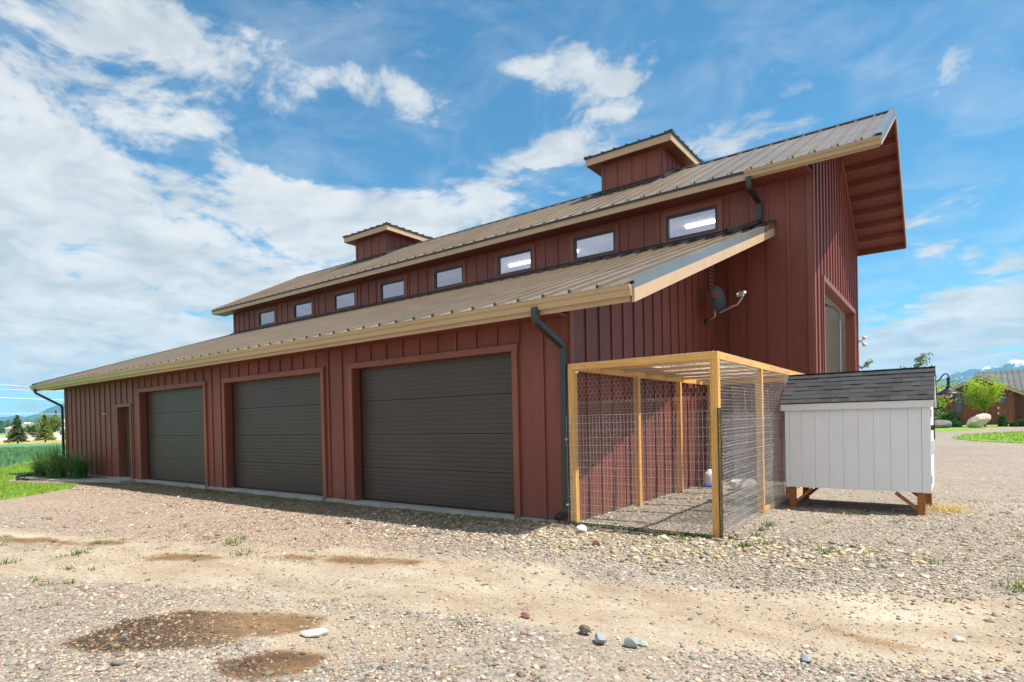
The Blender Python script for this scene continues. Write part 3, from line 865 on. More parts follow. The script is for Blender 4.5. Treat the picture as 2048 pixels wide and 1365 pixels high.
# ---- roofs ----
PW = .3905
def roof_panel_mesh(run, slope, mat, name='roof_panel'):
    # standing seam panel, origin at its centre; rises towards +y over `run`; a seam rib at its left edge, two low stiffening ribs
    prof = [(0, .0), (.0, .040), (.012, .044), (.024, .040), (.026, .004), (.12, .004), (.128, .011), (.140, .011), (.148, .004), (.255, .004), (.263, .011), (.275, .011), (.283, .004), (PW, .004), (PW, -.002), (0, -.002)]
    n = len(prof)
    v0 = [(x-PW/2, -run/2, z-slope*run/2) for x, z in prof]; v1 = [(x-PW/2, run/2, z+slope*run/2) for x, z in prof]
    f = [(i, (i+1) % n, (i+1) % n+n, i+n) for i in range(n)]+[tuple(range(n))[::-1], tuple(range(n, 2*n))]
    me = bpy.data.meshes.new(name); me.from_pydata(v0+v1, [], f); me.materials.append(mat)
    return me
def lay_roof(parent, x0, x1, y_eave, z_eave, y_top, z_top, flip=False):
    run = abs(y_top-y_eave); slope = (z_top-z_eave)/run
    me = roof_panel_mesh(run, slope, ROOF)
    n = int(round((x1-x0)/PW)); pw = (x1-x0)/n
    for i in range(n):
        o = share('roof_panel', me, (x0+(i+.5)*pw, (y_eave+y_top)/2, (z_eave+z_top)/2), parent, rot=(0, 0, math.pi) if flip else None)
        o.scale = (pw/PW, 1, 1)
# lean-to roof
LE, LX0, LX1 = -.64, -20.70, 1.20
zE = zl(LE)
deck = MB()
deck.prism([(LX0, LE+.03, zE-.13), (LX0, LE+.03, zE-.008), (LX0, Y1, zl(Y1)-.018), (LX0, Y1, zl(Y1)-.13)], (LX1+.05-LX0, 0, 0))
roofL = deck.build('lean_to_roof', REDC, barn)
lay_roof(roofL, LX0, LX1, LE-.02, zE-.007, Y1-.01, zl(Y1)-.003)
# soffit + fascia + gutter
MB().box(LX0+.05, -.0, LE+.04, -.03, zE-.165, zE-.135).build('soffit', REDC, roofL)
MB().box(LX0+.03, LX1, LE, LE+.035, zE-.215, zE-.012).build('fascia', FASC, roofL)
def gutter(parent, xa, xb, y, ztop_, hgt=.125):
    # K-style profile: outer face steps out towards the top
    pr = [(0, -hgt), (-.055, -hgt), (-.062, -hgt+.02), (-.07, -.055), (-.085, -.05), (-.10, -.03), (-.103, -.004), (-.112, 0), (-.112, .006), (-.094, .006), (-.094, -.028), (-.06, -.05), (-.052, -hgt+.012), (-.006, -hgt+.012), (-.006, .0), (0, .0)]
    p = [(xa, y+a_, ztop_+b_) for a_, b_ in pr]
    MB().prism(p, (xb-xa, 0, 0)).build('gutter', GUT, parent)
    for x_ in (xa, xb):
        q_ = [(x_, y+a_, ztop_+b_) for a_, b_ in pr[:9]]+[(x_, y, ztop_)]
        MB().prism(q_, (.003 if x_ == xb else -.003, 0, 0)).build('gutter_end', GUT, parent)
gutter(roofL, LX0-.05, 1.235, LE-.002, zE-.035)
# drip edge and rake at the near end: light metal rake over tan board
def rake(parent, x, y0, z0, y1, z1, hb, hm, wx, side=1):
    MB().prism([(x, y0, z0-hb), (x, y0, z0-.02), (x, y1, z1-.02), (x, y1, z1-hb)], (.035*side, 0, 0)).build('rake_board', FASC, parent)
    MB().prism([(x+.036*side, y0-.01, z0-.075), (x+.036*side, y0-.01, z0+.052), (x+.036*side, y1, z1+.052), (x+.036*side, y1, z1-.075)], (-.003*side, 0, 0)).build('rake_edge', RAKE, parent)
    MB().prism([(x+.037*side, y0-.012, z0+.049), (x+.037*side, y0-.012, z0+.054), (x+.037*side, y1, z1+.054), (x+.037*side, y1, z1+.049)], (-wx*side, 0, 0)).build('rake_flashing', RAKE, parent)
rake(roofL, 1.232, LE-.02, zE, Y1-.62, zl(Y1-.62), .235, .1, .13)
MB().prism([(1.232, Y1-.62, zl(Y1-.62)-.235), (1.232, Y1-.62, zl(Y1-.62)+.05), (1.232, Y1, zl(Y1)+.05), (1.232, Y1, zl(Y1)-.235)], (.037, 0, 0)).build('rake_board', FASC, roofL)
MB().prism([(1.2725, Y1-.62, zl(Y1-.62)-.06), (1.2725, Y1-.62, zl(Y1-.62)+.058), (1.2725, Y1-.004, zl(Y1)+.058), (1.2725, Y1-.004, zl(Y1)-.06)], (-.003, 0, 0)).build('rake_edge', ROOF, roofL)
rake(roofL, LX0-.01, LE-.02, zE, Y1, zl(Y1), .20, .1, .12, -1)
# head flashing against the main wall, with closures between the seams
MB().prism([(LX0+.1, Y1-.17, zl(Y1-.17)+.055), (LX0+.1, Y1-.17, zl(Y1-.17)+.075), (LX0+.1, Y1-.03, zl(Y1)+.10), (LX0+.1, Y1-.03, zl(Y1)+.03)], (1.30-LX0-.1, 0, 0)).build('head_flashing', FLASH, roofL)
for i in range(0, 56): boxp('closure', (PW*.55, .02, .05), (LX0+PW*(i+.45), Y1-.175, zl(Y1-.18)+.03), FLASH, roofL)
for i in range(1, 56): boxp('seam_end', (.030, .012, .040), (LX0+PW*i+.012, LE-.026, zE+.018), FLASH, roofL)

# main roof, both slopes
MX0, MX1 = -21.30, 3.20
YE = 6.12; YF = 2*YR-YE
rd = MB()
for sgn, ye in ((1, YE), (-1, YF)):
    rd.prism([(MX0, ye, zm(ye)-.05), (MX0, ye, zm(ye)-.01), (MX0, YR, ZR-.01), (MX0, YR, ZR-.05)], (MX1-MX0, 0, 0))
# thicker over the building
roofM = rd.build('main_roof', REDC, barn)
for sgn, ye in ((1, Y1), (-1, 2*YR-Y1)):
    MB().prism([(-20.6, ye, zm(ye)-.16), (-20.6, ye, zm(ye)-.052), (-20.6, YR, ZR-.052), (-20.6, YR, ZR-.16)], (XE+20.6, 0, 0)).build('roof_deck', REDC, roofM)
lay_roof(roofM, MX0, MX1, YE-.02, zm(YE)-.012, YR-.02, ZR-.012)
lay_roof(roofM, MX0, MX1, YF+.02, zm(YF)-.012, YR+.02, ZR-.012, True)
MB().box(MX0+.02, XE, YE+.03, Y1-.03, zm(YE)-.20, zm(YE)-.17).build('soffit', REDC, roofM)
MB().box(MX0+.01, MX1, YE, YE+.035, zm(YE)-.20, zm(YE)-.035).build('fascia', FASC, roofM)
MB().box(MX0, MX1, YE-.03, YE-.003, zm(YE)-.06, zm(YE)-.014).build('drip_edge', FLASH, roofM)
MB().box(MX0+.01, MX1, YF-.035, YF, zm(YF)-.20, zm(YF)-.035).build('fascia', TRIM, roofM)
gutter(roofM, .84, MX1+.03, YE-.002, zm(YE)-.05)
for i in range(1, 63): boxp('seam_end', (.030, .012, .042), (MX0+PW*i*1.0+.012, YE-.034, zm(YE)+.01), FLASH, roofM)
MB().prism([(MX0, YR-.16, ZR-.035), (MX0, YR, ZR+.055), (MX0, YR+.16, ZR-.035), (MX0, YR+.16, ZR-.055), (MX0, YR, ZR+.035), (MX0, YR-.16, ZR-.055)], (MX1-MX0+.03, 0, 0)).build('ridge_cap', FLASH, roofM)
# near-end rakes (front and rear slope): barge board, light edge on the front slope
for sgn, ye in ((1, YE), (-1, YF)):
    MB().prism([(MX1, ye, zm(ye)-.19), (MX1, ye, zm(ye)-.012), (MX1, YR, ZR-.012), (MX1, YR, ZR-.19)], (.035, 0, 0)).build('barge_board', FASC if sgn == 1 else TRIM, roofM)
    MB().prism([(MX1+.036, ye, zm(ye)-(.13 if sgn == 1 else .03)), (MX1+.036, ye, zm(ye)+.05), (MX1+.036, YR, ZR+.05), (MX1+.036, YR, ZR-(.13 if sgn == 1 else .03))], (.004, 0, 0)).build('rake_edge', RAKE if sgn == 1 else FASC, roofM)
    MB().prism([(MX1-.09, ye, zm(ye)+.045), (MX1-.09, ye, zm(ye)+.052), (MX1-.09, YR, ZR+.052), (MX1-.09, YR, ZR+.045)], (.125, 0, 0)).build('rake_flashing', RAKE, roofM)
    MB().prism([(MX0, ye, zm(ye)-.19), (MX0, ye, zm(ye)-.012), (MX0, YR, ZR-.012), (MX0, YR, ZR-.19)], (-.035, 0, 0)).build('barge_board', FASC, roofM)
# lookouts under the overhang
k = 0
for ye, sg in ((YE, 1), (YF, -1)):
    for i in range(9):
        y = ye+sg*(.03+.53*i)
        z = zm(y)-.055
        b_ = MB(); b_.box(XE+.045, MX1-.002, y-.02, y+.02, z-.135, z); b_.build('lookout', REDC, roofM)
boxp('ridge_lookout', (MX1-XE-.05, .05, .14), ((MX1+XE+.04)/2, YR, ZR-.14), REDC, roofM)
# frieze board along the gable under the roof
for sgn, ye in ((1, Y1), (-1, 2*YR-Y1)):
    MB().prism([(XE+.001, ye, zm(ye)-.30), (XE+.001, ye, zm(ye)-.16), (XE+.001, YR, ZR-.16), (XE+.001, YR, ZR-.30)], (.042, 0, 0)).build('frieze_board', TRIM, gab)

# cupolas
seams = []
def cupola(cx):
    c = MB()
    hx, hy = .95, 1.01
    zt_ = 9.24
    zb = zm(YR-hy)-.05
    pts = lambda x: [(x, YR-hy, zb), (x, YR, ZR-.02), (x, YR+hy, zb), (x, YR+hy, zt_), (x, YR-hy, zt_)]
    c.prism(pts(cx-hx), (2*hx, 0, 0))
    cu = c.build('cupola', RED, barn)
    for i in range(5):
        x_ = cx-hx+.05+(2*hx-.1)*i/4
        wd = .08 if i in (0, 4) else .045
        boxp('batten', (wd, BD, zt_-zb-.1), (x_, YR-hy-BD/2-.001, (zt_+zb)/2+.05), RED, cu)
    for i in range(6):
        y_ = YR-hy+.05+(2*hy-.1)*i/5
        z0 = zm(y_)-.02
        wd = .08 if i in (0, 5) else .045
        for s_ in (1, -1):
            boxp('batten', (BD, wd, round(zt_-z0, 3)), (cx+s_*(hx+BD/2+.001), y_, (zt_+z0)/2), RED, cu)
    # flashing skirt
    MB().prism([(cx-hx-.05, YR-hy-.10, zm(YR-hy-.1)+.03), (cx-hx-.05, YR-hy-.10, zm(YR-hy-.1)+.06), (cx-hx-.05, YR-hy-.028, zm(YR-hy)+.11), (cx-hx-.05, YR-hy-.028, zm(YR-hy)+.03)], (2*hx+.1, 0, 0)).build('flashing', FLASH, cu)
    for s_ in (1, -1):
        x0 = cx+s_*(hx+.028)
        MB().prism([(x0, YR-hy-.1, zm(YR-hy-.1)+.03), (x0, YR-hy-.1, zm(YR-hy-.1)+.13), (x0, YR, ZR+.13), (x0, YR, ZR+.03)], (.07*s_, 0, 0)).build('flashing', FLASH, cu)
    ox, oy = hx+.38, hy+.32
    MB().box(cx-ox+.02, cx+ox-.02, YR-oy+.02, YR+oy-.02, 9.20, 9.225).build('soffit', REDC, cu)
    f_ = MB()
    for (a0, a1, b0, b1) in ((cx-ox, cx+ox, YR-oy, YR-oy+.03), (cx-ox, cx+ox, YR+oy-.03, YR+oy), (cx-ox, cx-ox+.03, YR-oy+.031, YR+oy-.031), (cx+ox-.03, cx+ox, YR-oy+.031, YR+oy-.031)):
        f_.box(a0, a1, b0, b1, 9.185, 9.385)
    f_.build('fascia', FASC, cu)
    r_ = MB(); e_ = .035
    zb_, zp = 9.387, 9.387+.33*(oy+e_)
    A = [(cx-ox-e_, YR-oy-e_), (cx+ox+e_, YR-oy-e_), (cx+ox+e_, YR+oy+e_), (cx-ox-e_, YR+oy+e_)]
    r_.add([(x_, y_, zb_) for x_, y_ in A]+[(x_, y_, zb_+.045) for x_, y_ in A]+[(cx, YR, zp)],
           [(3, 2, 1, 0), (0, 1, 5, 4), (1, 2, 6, 5), (2, 3, 7, 6), (3, 0, 4, 7), (4, 5, 8), (5, 6, 8), (6, 7, 8), (7, 4, 8)])
    rf = r_.build('cupola_roof', FLASH, cu)
    # seams and hip caps
    for s_ in (-1, 1):
        for i in range(7):
            t = (i+.5)/7*2-1
            xx, yy = cx+t*(ox+e_), YR+t*(oy+e_)
            hgt = 1-abs(t)
            sm2 = MB().bar((xx, YR+s_*(oy+e_+.01), zb_+.06), (xx, YR+s_*(oy+e_)*(1-hgt), zb_+.05+(zp-zb_-.04)*hgt), .03, .035)
            seams.append((sm2, cu)); seams.append((MB().bar((cx+s_*(ox+e_+.01), yy, zb_+.06), (cx+s_*(ox+e_)*(1-hgt), yy, zb_+.05+(zp-zb_-.04)*hgt), .03, .035), cu))
    for (x_, y_) in A: seams.append((MB().bar((x_, y_, zb_+.055), (cx, YR, zp+.02), .09, .03), cu))
cupola(-3.175); cupola(-14.70)
for b_, cu in seams: b_.build('seam', FLASH, cu)

# downspouts (rectangular, corrugated at the elbows)
def spout(path, w_=.075, d_=.055):
    pts = [V(p) for p in path]; out = []
    for i, p in enumerate(pts):
        if 0 < i < len(pts)-1:
            a_ = p+(pts[i-1]-p)/np.linalg.norm(pts[i-1]-p)*.07; c_ = p+(pts[i+1]-p)/np.linalg.norm(pts[i+1]-p)*.07
            for t in np.linspace(0, 1, 7): out.append((1-t)**2*a_+2*t*(1-t)*p+t*t*c_)
        else: out.append(p)
    rr = []
    for i in range(len(out)): rr.append(.5 if i in (0, len(out)-1) else (.5 if i % 2 else .545))
    m_ = MB().tube(out, rr, 4, True, w_*1.0, d_*1.0, (0, 0, 1) if False else (0, 0, 1), sq=True)
    return m_
def spout2(path, w_=.085, name='downspout'):
    # section axes: width along x always, depth in the y-z plane
    pts = [V(p) for p in path]; out = []
    for i, p in enumerate(pts):
        if 0 < i < len(pts)-1:
            a_ = p+(pts[i-1]-p)/np.linalg.norm(pts[i-1]-p)*.075; c_ = p+(pts[i+1]-p)/np.linalg.norm(pts[i+1]-p)*.075
            for t in np.linspace(0, 1, 9): out.append((1-t)**2*a_+2*t*(1-t)*p+t*t*c_)
        else: out.append(p)
    m_ = MB(); n = 0; N = len(out)
    for i, p in enumerate(out):
        d = out[min(i+1, N-1)]-out[max(i-1, 0)]; d /= np.linalg.norm(d)
        a_ = V((1, 0, 0)); a_ = a_-d*(a_@d); a_ /= np.linalg.norm(a_); b_ = np.cross(d, a_)
        el_ = not (i in (0, N-1)); k_ = 1.0+(.05 if (el_ and i % 2) else 0)
        ww, dd = w_/2*k_, .032*k_
        for sx, sy in ((-1, -1), (-.35, -1), (-.25, -.86), (.25, -.86), (.35, -1), (1, -1), (1, 1), (-1, 1)):
            m_.v.append(tuple(p+a_*ww*sx+b_*dd*sy))
    for i in range(N-1):
        for k_ in range(8): m_.f.append((i*8+k_, i*8+(k_+1) % 8, i*8+8+(k_+1) % 8, i*8+8+k_))
    return m_
spout2([(-.09, -.70, zE-.12), (-.09, -.70, zE-.30), (-.05, -.065, 2.44), (-.05, -.065, .14), (-.13, -.20, .06)], .088).build('downspout', DOWN, barn)
for z in (1.9, .9): boxp('strap', (.10, .006, .03), (-.05, -.100, z), DOWN, barn)
spout2([(-20.33, -.70, zE-.12), (-20.33, -.70, zE-.27), (-19.86, -.065, 2.28), (-19.86, -.065, .12), (-19.95, -.2, .05)], .088).build('downspout', DOWN, barn)
spout2([(.93, 6.06, zm(YE)-.17), (.93, 6.06, 6.19), (.99, 6.64, 6.03), (.99, 6.64, 5.62), (.66, 6.28, 5.46), (.45, 6.1, 5.42)], .10).build('downspout', DOWN, barn)

# louvred vent high on the end wall near the inner corner
vt = MB(); vy0, vy1, vz0, vz1 = 6.18, 6.54, 4.2, 4.86
for (a0, a1, b0, b1) in ((vy0, vy0+.04, vz0, vz1), (vy1-.04, vy1, vz0, vz1), (vy0+.041, vy1-.041, vz0, vz0+.04), (vy0+.041, vy1-.041, vz1-.04, vz1)):
    vt.box(.003, .05, a0, a1, b0, b1)
vo = vt.build('wall_vent', TRIM, endw)
for i in range(7):
    z = vz0+.07+i*.085
    MB().prism([(.045, vy0+.042, z), (.05, vy0+.042, z+.006), (.008, vy0+.042, z+.05), (.004, vy0+.042, z+.044)], (0, vy1-vy0-.084, 0)).build('louvre', GREY, vo)
# security light on the gable corner
sl = thing('security_light', 'small white twin floodlight on the right edge of the barn gable wall', 'outdoor light', (2.05, 14.25, 3.6))
MB().lathe([(0, .03), (.06, .03), (.06, -.03), (0, -.03)], (2.09, 14.25, 3.62), 12).build('base', WHITEP, sl)
for dz, dy in ((.10, .0), (-.11, .02)):
    b_ = MB(); b_.tube([(2.1, 14.25, 3.62), (2.16, 14.25+dy, 3.62+dz*.8)], .014, 6); b_.lathe([(.0, .05), (.05, .045), (.062, 0), (.05, -.05), (0, -.055)], (2.19, 14.25+dy, 3.62+dz), 12)
    b_.build('lamp_head', WHITEP, sl, smooth=True)

# ------------------------------------------------------------------ satellite dish
dish = thing('satellite_dish', 'dark grey oval satellite dish on the red end wall above the wire run', 'satellite dish', (0.02, 5.98, 3.48))
nrm = V((.90, -.40, .15)); nrm /= np.linalg.norm(nrm)
dc = V((.36, 5.70, 3.90))
du = np.cross(nrm, V((0, 0, 1))); du /= np.linalg.norm(du); dv = np.cross(du, nrm)
b_ = MB(); NR, NA = 7, 28
for side in (0, 1):
    base = len(b_.v)
    for i in range(NR+1):
        r = i/NR
        for k in range(NA):
            t = 2*math.pi*k/NA
            b_.v.append(tuple(dc+du*.245*r*math.cos(t)+dv*.285*r*math.sin(t)+nrm*(.07*r*r-.05-side*.008)))
    for i in range(NR):
        for k in range(NA):
            k2 = (k+1) % NA; q_ = (base+i*NA+k, base+i*NA+k2, base+(i+1)*NA+k2, base+(i+1)*NA+k)
            b_.f.append(q_ if side == 0 else q_[::-1])
n0 = NR*NA; n1_ = (NR+1)*NA+NR*NA
for k in range(NA): k2 = (k+1) % NA; b_.f.append((n0+k, n1_+k, n1_+k2, n0+k2))
b_.build('reflector', varied('dish_paint', (.045, .052, .062), .1, 4, .45), dish, smooth=True)
arm0 = dc-dv*.30-nrm*.0
lnb = V((.93, 5.42, 3.87))
b_ = MB(); el1 = arm0+(lnb-arm0)*.78+V((0, 0, -.12))
b_.tube([arm0, el1, lnb+V((0, 0, -.05))], .020, 6, sx=1.2); b_.build('feed_arm', GREY, dish)
b_ = MB(); b_.bar(lnb+V((.05, -.02, .03)), lnb+V((-.06, .03, .03)), .075, .05)
dd_ = dc-lnb; dd_ /= np.linalg.norm(dd_)
b_.tube([lnb-dd_*.02, lnb+dd_*.09, lnb+dd_*.12], [.024, .026, .04], 10); b_.tube([lnb+V((0, .06, .0)), lnb+V((0, .06, .0))+dd_*.12], .026, 10); b_.build('receiver', WHITEP, dish)
b_ = MB(); b_.tube([dc-nrm*.06-dv*.08, dc-nrm*.11-dv*.22, dc-nrm*.13-dv*.34, V((.03, 5.99, 3.50))], .022, 8); b_.build('mast', GREY, dish, smooth=True)
b_ = MB(); b_.bar(dc-nrm*.055-dv*.16, dc-nrm*.055+dv*.06, .14, .05, nrm); b_.build('bracket', FRAME, dish)
b_ = MB().box(.003, .03, 5.93, 6.05, 3.42, 3.56); b_.build('wall_plate', FRAME, dish)
b_ = MB().tube([dc-nrm*.08-dv*.12, dc-nrm*.16-dv*.10-du*.08, dc-nrm*.18-dv*.24-du*.08, dc-nrm*.12-dv*.30, V((.04, 5.95, 3.5))], .006, 5); b_.build('cable', SEAL, dish)
fc = bpy.data.curves.new('lettering', 'FONT'); fc.body = 'dish'; fc.size = .19; fc.extrude = .001; fc.align_x = 'CENTER'; fc.align_y = 'CENTER'
tmp = bpy.data.objects.new('lettering', fc); COL.objects.link(tmp)
bpy.context.view_layer.update()
me = bpy.data.meshes.new_from_object(tmp); bpy.data.objects.remove(tmp)
me.materials.append(varied('red_print', (.62, .03, .03), .05, 3, .5))
lo = bpy.data.objects.new('lettering', me); COL.objects.link(lo); lo.parent = dish
tx = -du
if (np.cross(tx, dv)@nrm) < 0: tx = du
M = Matrix(((tx[0], dv[0], nrm[0]), (tx[1], dv[1], nrm[1]), (tx[2], dv[2], nrm[2]))).to_4x4()
pos_ = dc+dv*.10+nrm*(-.026)-WL[dish]
M.translation = Vector(pos_); lo.matrix_local = M
WL[lo] = V(pos_)+WL[dish]

#@@PART2
# ------------------------------------------------------------------ chicken run
run = thing('chicken_run', 'orange pine chicken run with hex wire and welded mesh beside the barn end wall', 'chicken run', (1.0, 2.9, 0))
PT = 2.185
def post(x, y, z0=-.06, z1=PT, w_=.089, mat=WOODZ, nm='post'): return boxp(nm, (w_, w_, z1-z0), (x, y, (z0+z1)/2), mat, run)
xa, xb_ = .094, 1.995
for (x, y) in ((xa, -.075), (xb_, -.095)): post(x, y, z1=PT-.001)
for y in (2.0, 3.95, 5.85): post(xa+.03, y, z1=PT-.091, w_=.086); post(xb_, y, z1=PT-.091, w_=.086)
boxp('top_rail', (xb_-xa-.09, .038, .089), ((xa+xb_)/2, -.12, PT-.046), WOODX, run)
boxp('top_rail', (.038, 5.98, .089), (xb_+.024, 2.955, PT-.046), WOODY, run)
boxp('top_rail', (.038, 5.98, .089), (xa-.0, 2.965, PT-.046), WOODY, run)
boxp('top_rail', (xb_-xa, .038, .089), ((xa+xb_)/2, 5.93, PT-.047), WOODX, run)
for y in (.78, 1.62, 2.48, 3.32, 4.2, 5.05):
    boxp('rafter', (xb_-xa-.022, .085, .036), ((xa+xb_)/2+.012, y, PT-.020), WOODX, run)
boxp('bottom_rail', (.038, 3.8, .08), (xb_+.001, 4.0, .03), WOODY, run)
boxp('label_tag', (.045, .003, .03), (.2, -.142, PT-.12), WHITEP, run)

def wires(segs, rad, name, mat, parent, n=3):
    # segs: list of (p,q) arrays -> thin triangular prisms, one mesh
    A = np.array([s_[0] for s_ in segs], float); B = np.array([s_[1] for s_ in segs], float)
    D = B-A; D /= np.linalg.norm(D, axis=1)[:, None]
    U_ = np.tile(V((.31, .47, .83)), (len(A), 1)); a_ = np.cross(D, U_); a_ /= np.linalg.norm(a_, axis=1)[:, None]; c_ = np.cross(D, a_)
    vs = []
    for P_ in (A, B):
        for k in range(n):
            t = 2*math.pi*k/n; vs.append(P_+rad*(a_*math.cos(t)+c_*math.sin(t)))
    vs = np.stack(vs, 1).reshape(-1, 3); N = len(A); base = (np.arange(N)*2*n)[:, None]
    q_ = []
    for k in range(n):
        k2 = (k+1) % n; q_.append(base+np.array([k, k2, n+k2, n+k]))
    return fast_mesh(name, vs, np.concatenate(q_, 0), mat, parent)
def hexnet(w_, h_, s_, mapf, jit=.10):
    # hexagons with twisted vertical sides, s_ = cell width
    e = s_/math.sqrt(3); segs = []; rnd = {}
    def pt(x, y):
        k = (round(x/s_*4), round(y/e*4))
        if k not in rnd: rnd[k] = (random.uniform(-jit, jit)*s_, random.uniform(-jit, jit)*s_)
        x = min(max(x+rnd[k][0], 0), w_); y = min(max(y+rnd[k][1], 0), h_); return mapf(x, y)
    rows = int(h_/(1.5*e))+2; cols = int(w_/s_)+2
    for r_ in range(rows):
        for c_ in range(cols):
            cx = (c_+(.5 if r_ % 2 else 0))*s_; cy = r_*1.5*e
            if cx > w_+s_*.2 or cy > h_: continue
            p = [(cx, cy+e), (cx-s_/2, cy+e/2), (cx-s_/2, cy-e/2), (cx, cy-e)]
            for (a_, b_) in ((0, 1), (1, 2), (2, 3)):
                u_, v_ = pt(*p[a_]), pt(*p[b_])
                if np.linalg.norm(V(u_)-V(v_)) > .004: segs.append((u_, v_))
            u_, v_ = pt(cx, cy+e), pt(cx+s_/2, cy+e/2)
            if np.linalg.norm(V(u_)-V(v_)) > .004: segs.append((u_, v_))
    return segs
yf = -.147
xr = xb_+.052
wv_ = lambda a_, b_: .012*math.sin(3.1*a_+2*b_)+.008*math.sin(7*b_-2*a_)
W_ = 1.95
wires(hexnet(W_, .52, .062, lambda x, z: (xa-.04+x, yf+wv_(x, z)*.5, PT-.55+z)), .0011, 'hex_wire', WIRE, run)
wires(hexnet(W_, 1.68, .042, lambda x, z: (xa-.04+x, yf-.004+wv_(x, z)*.5, -.03+z)), .0010, 'hex_wire', WIRE, run)
wires(hexnet(5.9, 2.2, .046, lambda y, z: (xr+wv_(y, z)*1.6, -.13+y, -.03+z)), .0011, 'hex_wire', WIRE, run)
wires(hexnet(W_, 5.9, .042, lambda x, y: (xa-.04+x, -.1+y, PT+.006+.012*math.sin(5*x)*math.sin(4.3*y))), .0014, 'hex_wire', WIRE, run)
wires(hexnet(W_, 2.1, .05, lambda x, z: (xa+x, 5.96, z)), .0011, 'hex_wire', WIRE, run)
# welded fence mesh, lower part, front and long side
def grid(w_, h_, dx, dz, mapf, wob=.004):
    segs = []
    nx_ = int(w_/dx); nz_ = int(h_/dz)
    for i in range(nx_+1):
        ps = [mapf(i*dx+random.uniform(-wob, wob), h_*j/10) for j in range(11)]
        segs += list(zip(ps[:-1], ps[1:]))
    for j in range(nz_+1):
        ps = [mapf(w_*i/14, j*dz+random.uniform(-wob, wob)) for i in range(15)]
        segs += list(zip(ps[:-1], ps[1:]))
    return segs
wires(grid(1.93, 1.50, .0495, .10, lambda x, z: (xa-.06+x, yf-.016+.012*math.sin(2.2*x+1)*math.sin(2*z), -.03+z+.012*x)), .0017, 'welded_mesh', WIRE, run, 4)
wires(grid(3.3, 1.48, .0495, .10, lambda y, z: (xr+.02+.02*math.sin(1.7*y+.6)*math.sin(2.1*z), -.10+y, -.03+z+.01*math.sin(y))), .0015, 'welded_mesh', WIRE, run, 4)
for z in (1.32, 1.16, .96, .62, .3):
    b_ = MB().lathe([(0, .004), (.012, .003), (.012, -.003), (0, -.004)], (xa-.02, -.125, z), 8); b_.build('staple', GALV, run)
for z in (1.155, .255):
    b_ = MB().tube([(.028, -.14, z), (.012, -.165, z)], .014, 8); b_.build('bolt_head', GREY, run)
# clear plastic sheet hung inside the long side
def wavy(u0, u1, z0, z1, f, name, mat, parent, nu=40, nz_=14):
    vs, fs = [], []
    for j in range(nz_+1):
        for i in range(nu+1):
            u_ = u0+(u1-u0)*i/nu; z = z0+(z1-z0)*j/nz_; vs.append(f(u_, z))
    for j in range(nz_):
        for i in range(nu):
            a_ = j*(nu+1)+i; fs.append((a_, a_+1, a_+nu+2, a_+nu+1))
    me = MB(); me.add(vs, fs); return me.build(name, mat, parent, smooth=True)
wavy(.9, 5.8, .0, 1.83, lambda y, z: (xb_-.07+.018*math.sin(9*y+1.5*z)+.012*math.sin(23*y+.8*math.sin(4*z)), y, z+.015*math.sin(5*y)), 'plastic_sheet', PLASTIC, run, 90)
# green coated mesh: a rolled end at the corner post and a fold along the foot of the front
gm = thing('green_mesh_roll', 'dark green wire mesh rolled up the corner post and foot of the run', 'wire mesh', (2.06, -.16, 0))
def roll(p0, p1, rad, turns, n_len, s_=.03):
    p0, p1 = V(p0), V(p1); d = p1-p0; L = np.linalg.norm(d); d /= L
    u_ = np.cross(d, V((.2, .9, .3))); u_ /= np.linalg.norm(u_); v_ = np.cross(d, u_)
    return lambda a_, l_: tuple(p0+d*l_+(u_*math.cos(a_/rad)+v_*math.sin(a_/rad))*(rad*(1-.10*a_/rad/6.28)))
f_ = roll((2.058, -.165, -.02), (2.05, -.150, 1.52), .021, 2, 10)
wires(hexnet(.26, 1.54, .024, f_, .06), .0026, 'rolled_end', GWIRE, gm, 4)
f_ = roll((.0, -.20, .012), (1.98, -.215, .020), .030, 2, 10)
wires(hexnet(.30, 1.98, .026, f_, .1), .0026, 'foot_roll', GWIRE, gm, 4)

# things inside the run
wt = thing('poultry_waterer', 'white jug poultry waterer on a blue base inside the run near the end wall', 'waterer', (.33, 5.05, 0))
b_ = MB().lathe([(0, .0), (.15, 0), (.155, .05), (.145, .055), (.135, .03), (.10, .03)], (.33, 5.05, -.01), 20); b_.build('base', varied('blue_plastic', (.02, .10, .52), .1, 4, .4), wt, smooth=True)
b_ = MB().lathe([(.105, .03), (.11, .10), (.11, .24), (.09, .30), (.045, .33), (.04, .36), (0, .365)], (.33, 5.05, -.01), 20); b_.build('jug', varied('milky_plastic', (.72, .76, .82), .05, 3, .35), wt, smooth=True)

